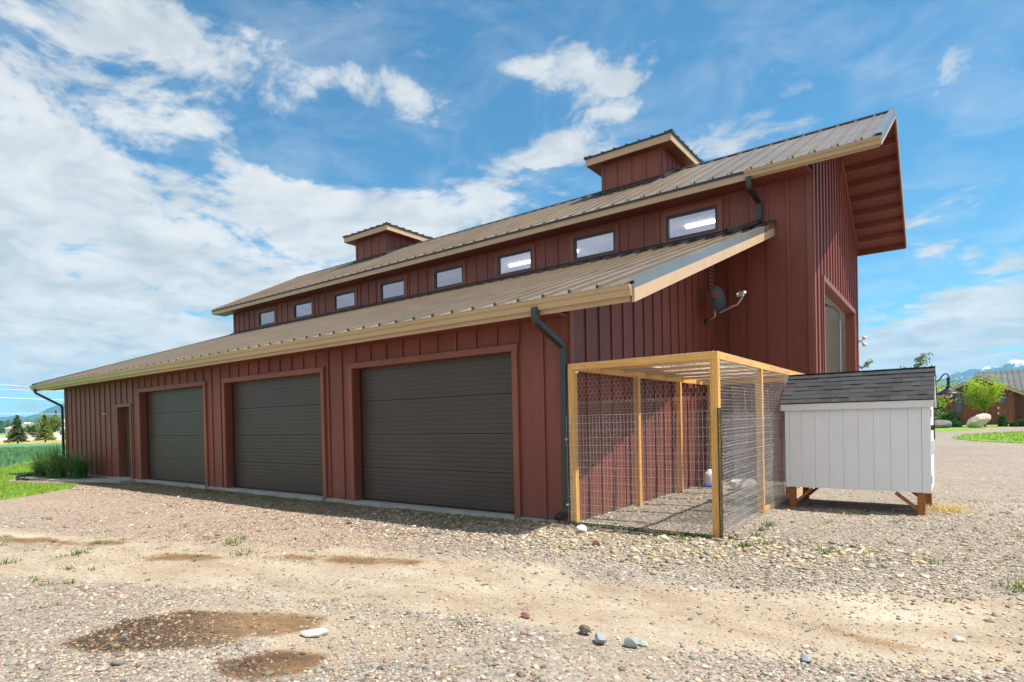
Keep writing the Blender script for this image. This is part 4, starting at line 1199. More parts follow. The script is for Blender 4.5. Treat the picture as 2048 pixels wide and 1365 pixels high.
def rock(name, loc, size, mat, label, cat, seed=0, sub=3, jag=.35, parent=None, group=None, flat=.05, shear=(0, 0)):
    import bmesh
    bm = bmesh.new(); bmesh.ops.create_icosphere(bm, subdivisions=sub, radius=1)
    rs = random.Random(seed)
    planes = [(Vector([rs.gauss(0, 1) for _ in range(3)]).normalized(), rs.uniform(.62, .95)) for _ in range(12)]
    for v_ in bm.verts:
        p = v_.co.copy()
        for n_, d_ in planes:
            t = p.dot(n_)
            if t > d_: p -= n_*(t-d_)*.9
        p *= 1+jag*.15*math.sin(3*p.x+seed)*math.cos(4*p.y+seed)+rs.uniform(-.015, .015)
        v_.co = Vector((p.x*size[0], p.y*size[1], p.z*size[2]))
    zmin = min(v_.co.z for v_ in bm.verts)
    for v_ in bm.verts:
        v_.co.z -= zmin+size[2]*flat*2; v_.co.x += shear[0]*v_.co.z; v_.co.y += shear[1]*v_.co.z
    me = bpy.data.meshes.new(name); bm.to_mesh(me); bm.free(); me.materials.append(mat)
    o = bpy.data.objects.new(name, me); COL.objects.link(o); o.location = loc
    WL[o] = V(loc)
    o.rotation_euler = (0, 0, rs.uniform(0, 6) if shear == (0, 0) else 0)
    return tag(o, label, cat, group)
gz1 = lambda x, y: float(gz_(x, y))
rock('rock', (1.05, 4.75, -.02), (.34, .22, .14), varied('white_stone', (.66, .64, .60), .1, 5, .8, 0, .3, 20), 'large smooth white stone on the gravel inside the wire run', 'stone', 5, jag=.1)
rock('rock', (.47, -.60, gz1(.47, -.6)), (.095, .065, .055), MATS['white_stone'], 'smooth white stone on the gravel in front of the run front left post', 'stone', 8, jag=.1)
rock('rock', (1.0, -1.23, gz1(1, -1.23)), (.050, .04, .035), varied('brown_stone', (.20, .10, .05), .2, 8, .8, 0, .3, 30), 'small round brown stone in the gravel in front of the run', 'stone', 9)
rock('rock', (1.56, -3.50, gz1(1.56, -3.5)), (.058, .03, .02), varied('maroon_stone', (.22, .09, .08), .2, 8, .7, 0, .4, 40), 'flat maroon stone lying alone on the pale dirt track', 'stone', 12)
rock('rock', (2.10, -3.56, gz1(2.1, -3.56)), (.055, .04, .035), varied('dark_clod', (.13, .105, .075), .2, 30, .95, 0, .9, 60), 'dark brown clod of earth on the edge of the pale track', 'stone', 14, jag=.9)
BLUEST = varied('bluegrey_stone', (.26, .29, .30), .15, 9, .7, 0, .4, 30)
rock('rock', (2.27, -3.66, gz1(2.27, -3.66)), (.060, .042, .038), BLUEST, 'blue grey angular stone right of the dark clod, left of two', 'stone', 21)
rock('rock', (2.46, -3.58, gz1(2.46, -3.58)), (.055, .045, .036), BLUEST, 'blue grey angular stone right of the dark clod, right of two', 'stone', 23)
rock('rock', (2.50, -3.50, gz1(2.5, -3.5)), (.050, .03, .02), varied('green_stone', (.30, .38, .32), .15, 9, .7, 0, .4, 30), 'pale green stone just behind the right blue grey stone', 'stone', 25)
rock('rock', (.49, -4.65, gz1(.49, -4.65)), (.105, .062, .028), varied('pale_slab', (.52, .49, .45), .12, 12, .85, 0, .6, 40), 'flat pale slab of rock between the two dark stains', 'stone', 27)
rock('rock', (3.42, -3.16, gz1(3.42, -3.16)), (.058, .036, .022), BLUEST, 'flat grey stone on the track in the right foreground', 'stone', 29)
rock('rock', (4.17, -2.3, gz1(4.17, -2.3)), (.034, .03, .018), MATS['white_stone'], 'small white stone on the track at far right', 'stone', 33)

# ------------------------------------------------------------------ white coop
RZ = -R(.9)
coop = thing('chicken_coop', 'white box chicken coop with dark shingle roof on orange cedar legs', 'chicken coop', (2.178, 2.765, 0), rz=RZ)
CW, CD, CZ0, CZ1 = 1.775, 1.17, .325, 1.50
# local frame: x along the front, y to the back
def cbox(nm, x0, x1, y0, y1, z0, z1, mat, bevel=0, parent=coop): return MB().box(x0, x1, y0, y1, z0, z1).build(nm, mat, parent, bevel=bevel)
cbox('body', .01, CW-.01, .012, CD-.012, CZ0+.02, CZ1-.005, varied('groove_shadow', (.70, .71, .72), .02, 2, .7))
WP = NM('grooved_white_siding')
g_ = WP.noise(WP.pos((55, 55, 2.2)), 1, 6, .65, .8); d2_ = WP.noise(WP.pos((2, 2, 1.3)), 1, 5, .6)
WP.col(WP.mix(1.0, WP.ramp(g_, [(.3, (.82, .835, .845)), (.7, (.87, .88, .885))]), WP.ramp(d2_, [(.3, (.95, .95, .95)), (.7, (1.03, 1.03, 1.03))]), 'MULTIPLY'))
WP.set(Roughness=.6); WP.bump(g_, .4, .003); WP = WP.m
edges = [0, .22, .402, .585, .768, .95, 1.135, 1.33, 1.53, CW]
for i in range(9):
    x0, x1 = edges[i]+.0013, edges[i+1]-.0013
    if i == 0: x0 = .062
    if i == 8: x1 = CW-.095
    b_ = cbox('siding_board', x0, x1, 0, .011, CZ0+random.uniform(-.002, .002), CZ1, WP, .0015)
cbox('corner_trim', 0.0, .058, -.008, .010, CZ0-.004, CZ1, WP, .002)
cbox('corner_trim', CW-.092, CW+.006, -.008, .010, CZ0-.004, CZ1, WP, .002)
for i in range(5):
    y0 = .02+i*(CD-.04)/5
    cbox('siding_board', CW-.009, CW+.002, y0+.002, y0+(CD-.04)/5-.002, CZ0, CZ1+.0, WP, .0015)
    cbox('siding_board', -.002, .009, y0+.002, y0+(CD-.04)/5-.002, CZ0, CZ1, WP, .0015)
cbox('siding_board', .002, CW-.002, CD-.011, CD, CZ0, CZ1, WP)
cbox('floor', .02, CW-.02, .02, CD-.02, CZ0, CZ0+.018, LEG)
RYY, RZZ, EZ, EY = .60, 2.035, 1.592, -.045
cbox('fascia', -.045, CW+.035, -.055, -.035, 1.485, 1.583, WHITEP, .003)
cbox('fascia', -.045, CW+.035, CD+.035, CD+.055, 1.485, 1.583, WHITEP, .003)
for x_ in (-.047, CW+.018):     # gable boards
    MB().prism([(x_, -.056, 1.483), (x_, -.056, 1.586), (x_, RYY, RZZ-.008), (x_, CD+.056, 1.586), (x_, CD+.056, 1.483), (x_, RYY, RZZ-.11)], (.019, 0, 0)).build('rake_board', WHITEP, coop)
MB().prism([(.002, 0, CZ1-.01), (.002, CD, CZ1-.01), (.002, RYY, RZZ-.02)], (.012, 0, 0)).build('gable_panel', WP, coop)
MB().prism([(CW-.012, 0, CZ1-.01), (CW-.012, CD, CZ1-.01), (CW-.012, RYY, RZZ-.02)], (.012, 0, 0)).build('gable_panel', WP, coop)
roofc = MB(); roofc.prism([(-.05, -.06, 1.58), (-.05, -.06, 1.592), (-.05, RYY, RZZ+.002), (-.05, CD+.06, 1.592), (-.05, CD+.06, 1.58), (-.05, RYY, RZZ-.012)], (CW+.09, 0, 0))
cr = roofc.build('roof', varied('shingle_base', (.03, .032, .036), .2, 80, .95), coop)
sl_ = (RZZ-1.592)/(RYY+.06); ang = math.atan(sl_); Ls = math.hypot(RZZ-1.592, RYY+.06)
rows = 7; exp_ = (Ls-.10)/(rows-1)
def shingle(xc, wd, u0, u1, th, side, lift=0.):
    # u measured up the slope from the eave
    def P3(u_, h_):
        y = -.06+u_*math.cos(ang)-h_*math.sin(ang); z = 1.592+u_*math.sin(ang)+h_*math.cos(ang)
        if side: y = 2*RYY-y
        return y, z
    b_ = MB()
    pr = [P3(u0, lift+.004), P3(u0, lift+th+.004), P3(u1, th*.45), P3(u1, .0025)]
    b_.prism([(xc-wd/2, y, z) for y, z in pr], (wd, 0, 0))
    return b_.build('shingle', SHING, cr)
for side in (0, 1):
    for r_ in range(rows):
        x = -.058-random.uniform(0, .12); u0 = -.012+r_*exp_
        while x < CW+.045:
            wd = random.choice((.10, .13, .16, .19, .23)); x1 = min(x+wd, CW+.048); x0 = max(x, -.058)
            if x1-x0 > .02:
                thick = random.random() < .5
                shingle((x0+x1)/2, x1-x0-.0015, u0+(0 if thick else .006), u0+exp_*1.35, .0085 if thick else .0045, side, .002 if thick else 0)
            x += wd
n_ = 13
for i in range(n_):     # ridge caps
    x0 = -.058+(CW+.106)*i/n_; x1 = x0+(CW+.106)/n_-.002
    b_ = MB(); hh_ = .0 + .004
    dy = .105; dz = dy*math.tan(ang)
    b_.prism([(x0, RYY-dy, RZZ-dz+.012), (x0, RYY-dy, RZZ-dz+.022), (x0, RYY, RZZ+.024), (x0, RYY+dy, RZZ-dz+.022), (x0, RYY+dy, RZZ-dz+.012), (x0, RYY, RZZ+.014)], (x1-x0, 0, 0))
    b_.v = [(a_, b2, c_+(.004 if k % 12 > 5 else 0)) for k, (a_, b2, c_) in enumerate(b_.v)]
    b_.build('ridge_shingle', SHING, cr)
for (x_, y_) in ((.03, .045), (CW-.155, .045), (.03, CD-.12), (CW-.115, CD-.12)):
    MB().box(x_, x_+.088, y_, y_+.088, -.09, CZ0-.001).build('leg', LEG, coop, bevel=.004)
for (xa0, xa1, y_) in ((.12, .34, .06), (CW-.155, CW-.40, .06), (.12, .34, CD-.09), (CW-.115, CW-.36, CD-.09)):
    MB().bar((xa0, y_+.02, CZ0-.235), (xa1, y_+.02, CZ0-.025), .038, .085, (0, 1, 0)).build('brace', LEG, coop)
for z in (.50, 1.40): cbox('hinge', CW+.003, CW+.012, .055, .085, z-.055, z+.055, BLACKI)
b_ = MB(); b_.bar((CW+.02, .1, 1.17), (CW+.02, .1, 1.24), .02, .05); b_.bar((CW+.03, .06, 1.2), (CW+.03, .16, 1.2), .02, .02); b_.build('latch', BLACKI, coop)
cbox('door_pull', CW+.004, CW+.03, .25, .30, .83, 1.02, WHITEP)

# ------------------------------------------------------------------ yard lamp
lp = thing('yard_lamp', 'black gooseneck lamp with wide cone shade and clear bulb, showing beside the coop roof', 'lamp', (3.87, 7, 0))
lx, ly = 4.165, 7.0
MB().box(3.82, 3.92, 6.95, 7.05, -.05, 2.05).build('post', LEG, lp)
b_ = MB().tube([(3.92, ly, 1.98), (3.98, ly, 1.99), (4.04, ly, 2.03), (4.07, ly, 2.09), (4.11, ly, 2.13), (4.15, ly, 2.125), (4.172, ly, 2.08), (4.172, ly, 2.03)], .012, 8); b_.build('arm', BLACKI, lp, smooth=True)
b_ = MB().lathe([(0, .12), (.02, .12), (.022, .10), (.034, .08), (.022, .06), (.018, .04), (.03, .03), (.03, .015), (.022, .0), (.02, -.05), (.045, -.075), (.045, -.11), (0, -.11)], (lx, ly, 1.95), 16); b_.build('neck', BLACKI, lp, smooth=True)
b_ = MB().lathe([(.04, .0), (.06, -.02), (.165, -.085), (.205, -.105), (.205, -.112), (.16, -.093), (.055, -.028), (.035, -.008)], (lx, ly, 1.86), 28); b_.build('shade', BLACKI, lp, smooth=True)
b_ = MB().lathe([(0, .03), (.03, .02), (.035, -.01), (.06, -.05), (.06, -.08), (.045, -.11), (0, -.122)], (lx, ly, 1.80), 18); b_.build('bulb', BULB, lp, smooth=True)
b_ = MB().tube([(3.92, ly, 1.76), (4.02, ly, 1.74), (4.08, ly, 1.735)], .010, 6); b_.build('stay', BLACKI, lp)

# ------------------------------------------------------------------ loose gravel
ico = [];  ph = (1+5**.5)/2
for s1 in (-1, 1):
    for s2 in (-ph, ph): ico += [(0, s1, s2), (s1, s2, 0), (s2, 0, s1)]
ico = np.array(ico); ico /= np.linalg.norm(ico[0])
_f = []
for i in range(12):
    for j in range(i+1, 12):
        for k in range(j+1, 12):
            a_, b_, c_ = ico[i], ico[j], ico[k]
            if max(np.linalg.norm(a_-b_), np.linalg.norm(b_-c_), np.linalg.norm(a_-c_)) < 1.1:
                _f.append((i, j, k) if np.cross(b_-a_, c_-a_)@(a_+b_+c_) > 0 else (i, k, j))
icof = np.array(_f)
PAL = np.array([(.30, .29, .29), (.20, .205, .215), (.42, .36, .30), (.36, .26, .225), (.52, .47, .40), (.26, .285, .275), (.62, .59, .55), (.235, .155, .14), (.48, .37, .24), (.13, .13, .135), (.40, .34, .33), (.33, .35, .34)])
PALW = np.array([.13, .10, .15, .11, .12, .07, .08, .05, .06, .04, .05, .04])
PALY = np.array([(.50, .42, .26), (.42, .36, .25), (.56, .50, .38), (.34, .32, .27), (.60, .57, .50), (.28, .29, .26), (.46, .38, .26)])
def pebbles(name, xy, rad, pal=PAL, pw=PALW, sink=.35, alt=None):
    n = len(xy)
    if n == 0: return
    sc = np.stack([rng.uniform(.8, 1.45, n), rng.uniform(.7, 1.1, n), rng.uniform(.24, .58, n)], 1)*rad[:, None]
    P_ = ico[None]*(1+rng.uniform(-.34, .30, (n, 12, 1)))
    P_ = P_*sc[:, None, :]
    t = rng.uniform(0, 6.283, n); c_, s_ = np.cos(t)[:, None], np.sin(t)[:, None]
    tl = rng.normal(0, .22, n)[:, None]
    z_ = P_[..., 2]*np.cos(tl)+P_[..., 0]*np.sin(tl); x_ = P_[..., 0]*np.cos(tl)-P_[..., 2]*np.sin(tl)
    x2 = x_*c_-P_[..., 1]*s_; y2 = x_*s_+P_[..., 1]*c_
    gz0 = gz_(xy[:, 0], xy[:, 1])
    Vt = np.stack([x2+xy[:, :1], y2+xy[:, 1:], z_+(gz0+sc[:, 2]*(1-2*sink))[:, None]], -1).reshape(-1, 3)
    F = (icof[None]+(np.arange(n)*12)[:, None, None]).reshape(-1, 3)
    ci = rng.choice(len(pal), n, p=pw/pw.sum()); c = pal[ci]*rng.uniform(.78, 1.2, (n, 1))
    if alt is not None:
        ai = rng.integers(0, len(PALY), n); use = rng.random(n) < alt; c[use] = PALY[ai[use]]*rng.uniform(.85, 1.15, (use.sum(), 1))
    pk = m_pink(xy[:, 0], xy[:, 1])[:, None]*.6
    c = c*np.array([1.0, .93, .82])*np.where(rng.random((n, 1)) < .5, .8, 1.08)*(1+pk*np.array([.10, -.02, -.05]))
    wet = np.clip(m_wet(xy[:, 0], xy[:, 1]), 0, 1)[:, None]
    c = c*(1-np.array([.45, .55, .65])*smst(.2, .8, wet)*(rng.random((n, 1)) < .93))
    eave_shade = (1-smst(1.0, 1.35, -xy[:, 1:]))*smst(.3, -1.5, xy[:, :1]); c = c*(1-eave_shade*np.array([.25, .2, .28]))  # same eave shade darkened into the pebble colours
    tone = np.concatenate([c, np.ones((n, 1))], 1).repeat(12, 0)
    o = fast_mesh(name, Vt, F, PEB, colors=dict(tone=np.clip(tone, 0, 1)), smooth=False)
    return tag(o, kind='stuff')
def scatter(n, box, keep):
    x = rng.uniform(box[0], box[1], n); y = rng.uniform(box[2], box[3], n)
    k = rng.random(n) < keep(x, y); x, y = x[k], y[k]
    # nothing under the barn, on the lawn or the path
    ok = ~((y > -.03) & (x < .02)) & ~((y > Y1-.1) & (x < XE+.05)) & ~inpoly(x, y, LAWN_L) & ~((x < -13.6) & (y > -1.4-.0*x) & (y < .1))
    return np.stack([x[ok], y[ok]], 1)
def dcam(x, y): return np.hypot(x-CAM.x, y-CAM.y)
def fov(x, y):   # kept a good way past the frame edges so that a step aside still finds gravel
    a_ = np.degrees(np.arctan2(x-CAM.x, y-CAM.y)); return ((a_ > -92) & (a_ < 22)).astype(float)
def dens_small(x, y):
    d = dcam(x, y); dm_ = m_dirt(x, y)*(.55+.9*fbm(x*1.5, y*1.5, 4))
    clump = .35+1.0*smst(.35, .65, fbm(x*.9+5, y*.9, 4))
    return fov(x, y)*np.clip(1-dm_*.85, .12, 1)*clump*np.clip((11.5-d)/6.5, 0, 1)
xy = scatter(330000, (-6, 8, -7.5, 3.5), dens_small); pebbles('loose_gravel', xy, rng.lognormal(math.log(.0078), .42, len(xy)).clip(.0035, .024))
def dens_med(x, y):
    d = dcam(x, y); dm_ = m_dirt(x, y)*(.5+.9*fbm(x*1.5, y*1.5, 4))
    return fov(x, y)*np.clip(1-dm_*.97, .02, 1)*(.15+1.1*smst(.42, .68, fbm(x*.7+40, y*.7+3, 4)))*np.clip((17-d)/9, 0, 1)
xy = scatter(52000, (-10, 12, -7.5, 9), dens_med); pebbles('coarse_gravel', xy, rng.lognormal(math.log(.0155), .34, len(xy)).clip(.008, .040), alt=.55*smst(.5, 2, xy[:, 0])*smst(-2.5, -.5, xy[:, 1]))
xy = scatter(22000, (-3.5, 4.2, -2.0, .9), lambda x, y: m_cobble(x, y)*.75*np.clip(y*-4+1.2+0*x, 0, 1)+.0*x)
pebbles('cobble_gravel', xy, rng.lognormal(math.log(.0155), .46, len(xy)).clip(.007, .052), alt=smst(-1.5, .5, xy[:, 0])*.6, sink=.3)
xy = scatter(16000, (-16, .5, -1.9, .3), lambda x, y: (y < -.02)*.6*(.3+.7*fbm(x*2, y*2, 3)))
pebbles('shade_gravel', xy, rng.lognormal(math.log(.017), .35, len(xy)).clip(.009, .04))
xy = scatter(420, (-3, 7, -6.8, 2), lambda x, y: fov(x, y)*(1-.8*m_dirt(x, y)))
pebbles('larger_stones', xy, rng.lognormal(math.log(.026), .25, len(xy)).clip(.018, .042), sink=.45)
# pebbles inside the run
xy = np.stack([rng.uniform(.05, 2.0, 2600), rng.uniform(-.1, 5.9, 2600)], 1); pebbles('run_gravel', xy, rng.lognormal(math.log(.014), .35, len(xy)).clip(.007, .035), alt=.35)
# bed stones
xy = np.stack([rng.uniform(-18.6, -15.9, 900), rng.uniform(-1.1, -.05, 900)], 1); xy = xy[xy[:, 1] > -.75-.3*(-16-xy[:, 0])]; pebbles('bed_gravel', xy, rng.lognormal(math.log(.03), .3, len(xy)), sink=.3)

# ------------------------------------------------------------------ blades, weeds
def blades(name, xy, h, w_, mat, lean=.4, z=None, kind='stuff', parent=None, segs=1, shade=None, droop=0.):
    n = len(xy); a_ = rng.uniform(0, 6.283, n); l_ = np.abs(rng.normal(lean, lean*.5, n))
    dx, dy = np.cos(a_), np.sin(a_); bx, by = -dy*w_/2, dx*w_/2
    zz_ = np.full(n, 0.) if z is None else z
    rows_ = []
    for k in range(segs+1):
        t = k/segs; out = l_*h*(t**(1+droop)); zz = zz_+h*(t-droop*.55*l_*t*t); wk = (1-t**1.5)
        if k < segs:
            rows_.append(np.stack([xy[:, 0]+dx*out+bx*wk, xy[:, 1]+dy*out+by*wk, zz], 1)); rows_.append(np.stack([xy[:, 0]+dx*out-bx*wk, xy[:, 1]+dy*out-by*wk, zz], 1))
        else: rows_.append(np.stack([xy[:, 0]+dx*out, xy[:, 1]+dy*out, zz], 1))
    Vt = np.stack(rows_, 1); m_ = Vt.shape[1]; Vt = Vt.reshape(-1, 3)
    tr_ = []
    for k in range(segs-1): tr_ += [(2*k, 2*k+1, 2*k+3), (2*k, 2*k+3, 2*k+2)]
    tr_.append((2*segs-2, 2*segs-1, 2*segs))
    F = (np.array(tr_)[None]+(np.arange(n)*m_)[:, None, None]).reshape(-1, 3)
    sh_ = (rng.random(n) if shade is None else shade)
    o = fast_mesh(name, Vt, F, mat, parent, attrs=dict(shade=np.repeat(sh_, m_)))
    return tag(o, kind=kind) if kind else o
n = 120000; x = rng.uniform(-30, -10.5, n); y = rng.uniform(-7.5, 4, n)
k = (inpoly(x, y, LAWN_L) | (inpoly(x-rng.normal(0, .10, n), y-rng.normal(0, .10, n), LAWN_L) & (y < -1.2) & (x > -17.5))) & (rng.random(n) < np.clip(14/np.hypot(x-CAM.x, y-CAM.y)*1.2, 0, 1)); x, y = x[k], y[k]
st = .5+.5*np.sin((x*.35+y*.94)*2*math.pi/1.1)      # mowing stripes: blades lie over one way, then the other
blades('lawn_grass', np.stack([x, y], 1), rng.uniform(.035, .075, len(x)), .012, GRASSM, .5, np.full(len(x), -.06), shade=np.clip(.25+.35*st+rng.normal(0, .18, len(x)), 0, 1))
# ragged edge of lawn
n = 120000; x = rng.uniform(-62, -24, n); y = rng.uniform(-20, 18, n)
FP = [(-16, -8), (-26.5, -.3), (-31.1, 1.7), (-54, 12), (-54, 30), (-70, 30), (-70, -30), (-30, -40)]
k = inpoly(x, y, FP) & (rng.random(n) < np.clip(26/np.hypot(x-CAM.x, y-CAM.y), 0, 1)**2*1.6); x, y = x[k], y[k]
o = blades('crop_plants', np.stack([x, y], 1), rng.uniform(.16, .30, len(x)), .05, WHEATM, .35, np.full(len(x), -.04), shade=np.clip(fbm(x*.5, y*.5, 3)+rng.normal(0, .2, len(x)), 0, 1))
n = 30000; x = rng.uniform(3.5, 24, n); y = rng.uniform(22, 60, n)
DL = [(4.35, 33.0), (4.55, 30.6), (5.2, 28.4), (6.7, 26.1), (9.5, 23.5), (16, 22), (24, 40), (12, 43.6), (8.0, 43.2), (6.0, 40), (4.9, 36.5)]
k = inpoly(x, y, DL) & (x < 12); x, y = x[k], y[k]
blades('drive_lawn_grass', np.stack([x, y], 1), rng.uniform(.06, .12, len(x)), .03, GRASSM, .5, np.full(len(x), .029))

def tufts(name, centers, per, spread, h, w_, mat, lean=.6, label=None):
    pts, hs, zs = [], [], []
    for (cx, cy, s_) in centers:
        k_ = max(4, int(per*s_)); pts.append(np.stack([cx+rng.normal(0, spread*s_, k_), cy+rng.normal(0, spread*s_, k_)], 1)); hs.append(rng.uniform(.4, 1, k_)*h*s_)
        zs.append(np.full(k_, gz1(cx, cy)-.004))
    return blades(name, np.concatenate(pts), np.concatenate(hs), w_, mat, lean, np.concatenate(zs))
# weeds growing through the shaded gravel by the wall, thinner further out
c1 = []
for _ in range(1100):
    x = random.uniform(-13.5, .3); y = -.08-abs(random.gauss(0, .42))
    if y > -1.5 and random.random() < .25+.75*float(smst(.4, .62, fbm(x*.8, y*2, 3))): c1.append((x, y, random.uniform(.35, 1.0)))
tufts('wall_weeds', c1, 16, .05, .085, .007, leafmat('dry_weed_leaves', (.16, .19, .06), .55, .3), .55)
c2 = []
for _ in range(110):
    x = random.uniform(-8, -1.5); y = random.uniform(-5.6, -1.6); c2.append((x, y, random.uniform(.3, .9)))
for _ in range(90): c2.append((random.uniform(1.2, 6.5), random.uniform(-1.6, 4.0), random.uniform(.3, .85)))
for (x, y, s_) in ((-3.25, -3.2, 1.7), (-2.55, -3.45, 1.6), (-4.35, -4.6, 1.5), (-4.55, -5.25, 1.3), (-3.4, -2.95, 1.2), (-4.9, -4.2, 1.2), (2.3, 1.0, 1.7), (3.15, -.35, 1.6), (2.55, -.2, 1.2), (3.0, 2.4, 1.2), (4.55, -.9, 1.5), (1.7, -.42, 1.3), (1.35, -.38, 1.1), (2.35, .15, 1.2), (5.3, .1, 1.3), (4.0, -.2, 1.0)): c2.append((x, y, s_))
tufts('scattered_weeds', c2, 20, .04, .075, .014, WEEDM, .75)
c3 = [(x_, y_, s_) for x_, y_, s_ in ((random.uniform(3.2, 5.5), random.uniform(-.8, 2), random.uniform(.3, .9)) for _ in range(60))]
tufts('dry_weeds', c3, 12, .05, .05, .006, DRYM, .8)
# thin tall seed stalks by the doors
c4 = [(-4.3, -.12, 1.6), (-3.7, -.1, 1.5), (-8.3, -.12, 1.2), (-5.2, -.1, 1.0), (-11.2, -.1, 1.0), (-2.2, -.2, .7)]
tufts('seed_stalks', c4, 9, .04, .17, .005, WEEDM, .25)
# straw spill by the right coop leg
n = 800; x = 4.10+rng.normal(0, .14, n); y = 3.5+rng.normal(0, .26, n)
blades('straw_spill', np.stack([x, y], 1), rng.uniform(.03, .07, n), .006, DRYM, 2.2, gz_(x, y)+.004)

def flower(name, loc, label):
    t_ = thing(name, label, 'flower plant', loc)
    n_ = 26; xy_ = np.stack([loc[0]+rng.normal(0, .035, n_), loc[1]+rng.normal(0, .035, n_)], 1)
    blades('leaf', xy_, rng.uniform(.03, .07, n_), .022, WEEDM, .7, np.full(n_, loc[2]), None, t_)
    for _ in range(3):
        px_, py_, pz_ = loc[0]+random.gauss(0, .03), loc[1]+random.gauss(0, .03), loc[2]+random.uniform(.055, .085)
        b_ = MB(); r_ = .017
        for q_ in range(5):
            a_ = q_*1.2566; b_.add([(px_, py_, pz_), (px_+r_*math.cos(a_-.5), py_+r_*math.sin(a_-.5), pz_+.010), (px_+r_*1.3*math.cos(a_), py_+r_*1.3*math.sin(a_), pz_+.004), (px_+r_*math.cos(a_+.5), py_+r_*math.sin(a_+.5), pz_+.010)], [(0, 1, 2, 3)])
        b_.build('petals', PURPM, t_)
flower('pansy', (2.32, .62, gz1(2.32, .62)), 'purple pansy plant by the run side, the one nearest the coop')
flower('pansy', (2.18, -.10, gz1(2.18, -.1)), 'purple pansy plant beside the green mesh corner post')
flower('pansy', (2.38, -.42, gz1(2.38, -.42)), 'purple pansy plant in gravel, the one furthest from the run')

# ornamental grasses
def orn(loc, h, n_, spread, label):
    t_ = thing('ornamental_grass', label, 'ornamental grass', (loc[0], loc[1], -.03), 'ornamental grasses at the barn corner')
    r_ = np.abs(rng.normal(0, spread, n_)); a_ = rng.uniform(0, 6.283, n_)
    xy_ = np.stack([loc[0]+r_*np.cos(a_), loc[1]+r_*np.sin(a_)], 1)
    blades('foliage', xy_, rng.uniform(.35, 1.0, n_)*h*1.05, .017, ORNM, .62, np.full(n_, -.04), None, t_, segs=4, droop=.8)
    b_ = MB()
    for _ in range(14):
        x_, y_ = loc[0]+random.gauss(0, spread*.5), loc[1]+random.gauss(0, spread*.5); b_.tube([(x_, y_, -.04), (x_+random.gauss(0, .04), y_+random.gauss(0, .04), .35)], .006, 4)
    tag(b_.build('stem', ORNM, t_), kind='stuff')
orn((-18.95, -.95), 1.05, 900, .09, 'tall dark green ornamental grass clump, leftmost of the three at the barn corner')
orn((-17.75, -.88), 1.25, 1050, .11, 'tall green ornamental grass clump, middle and biggest of the three')
orn((-16.75, -.62), 1.05, 900, .09, 'tall green ornamental grass clump nearest the brown side door')

# ------------------------------------------------------------------ trees
def leaves(name, pts, size, mat, parent, shade=None, flat=.5):
    n_ = len(pts); pts = np.asarray(pts)
    a_ = rng.normal(size=(n_, 3)); a_ /= np.linalg.norm(a_, axis=1)[:, None]; b_ = rng.normal(size=(n_, 3)); b_ = np.cross(a_, b_); b_ /= np.linalg.norm(b_, axis=1)[:, None]
    s_ = size*rng.uniform(.6, 1.3, (n_, 1))
    Vt = np.stack([pts-a_*s_, pts+b_*s_*flat, pts+a_*s_, pts-b_*s_*flat], 1).reshape(-1, 3)
    F = (np.array([[0, 1, 2, 3]])[None]+(np.arange(n_)*4)[:, None, None]).reshape(-1, 4)
    sh_ = rng.random(n_) if shade is None else shade
    return fast_mesh(name, Vt, F, mat, parent, attrs=dict(shade=np.repeat(sh_, 4)))
def dtree(name, loc, H, cr_, cz, mat, label, cat='tree', nl=2500, ls=.09, trunk_r=.09, seed=1, sparse=.5, group=None, nb=16):
    rs = random.Random(seed); t_ = thing(name, label, cat, loc, group)
    b_ = MB(); top_ = H*.86
    b_.tube([(loc[0], loc[1], loc[2]-.05), (loc[0]+.03*H*.1, loc[1], loc[2]+H*.4), (loc[0]-.02, loc[1], loc[2]+top_)], [trunk_r, trunk_r*.65, trunk_r*.2], 7)
    P_ = []
    for i in range(nb):
        z0 = loc[2]+H*(cz-.28)+(H*(.75 if cr_ > 1.3 else .94)-H*(cz-.28))*rs.random()*.98; a_ = rs.uniform(0, 6.28); L = cr_*rs.uniform(.6, 1.08)*(1-.55*abs((z0-loc[2])/H-cz)**1.2)
        e_ = (loc[0]+L*math.cos(a_), loc[1]+L*math.sin(a_), min(z0+L*rs.uniform(.35, .95), loc[2]+H))
        m_ = (loc[0]+L*.5*math.cos(a_+.2), loc[1]+L*.5*math.sin(a_+.2), z0+L*.22)
        b_.tube([(loc[0], loc[1], z0), m_, e_], [trunk_r*.35, trunk_r*.22, .008], 5)
        k_ = nl//nb
        tt = np.array([rs.random()**.6 for _ in range(k_)])[:, None]
        c_ = np.where(tt < .5, V((loc[0], loc[1], z0))*(1-2*tt)+V(m_)*2*tt, V(m_)*(2-2*tt)+V(e_)*(2*tt-1))
        cl = rng.normal(0, cr_*.13*sparse+.02, (k_, 3))*(.4+tt); P_.append(c_+cl)
    b_.build('trunk', BARK, t_, smooth=True)
    P_ = np.concatenate(P_); P_[:, 2] = np.maximum(P_[:, 2], loc[2]+H*.16)
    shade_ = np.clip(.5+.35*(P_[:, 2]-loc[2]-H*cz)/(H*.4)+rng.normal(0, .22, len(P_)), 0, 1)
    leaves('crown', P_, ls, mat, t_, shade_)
    return t_
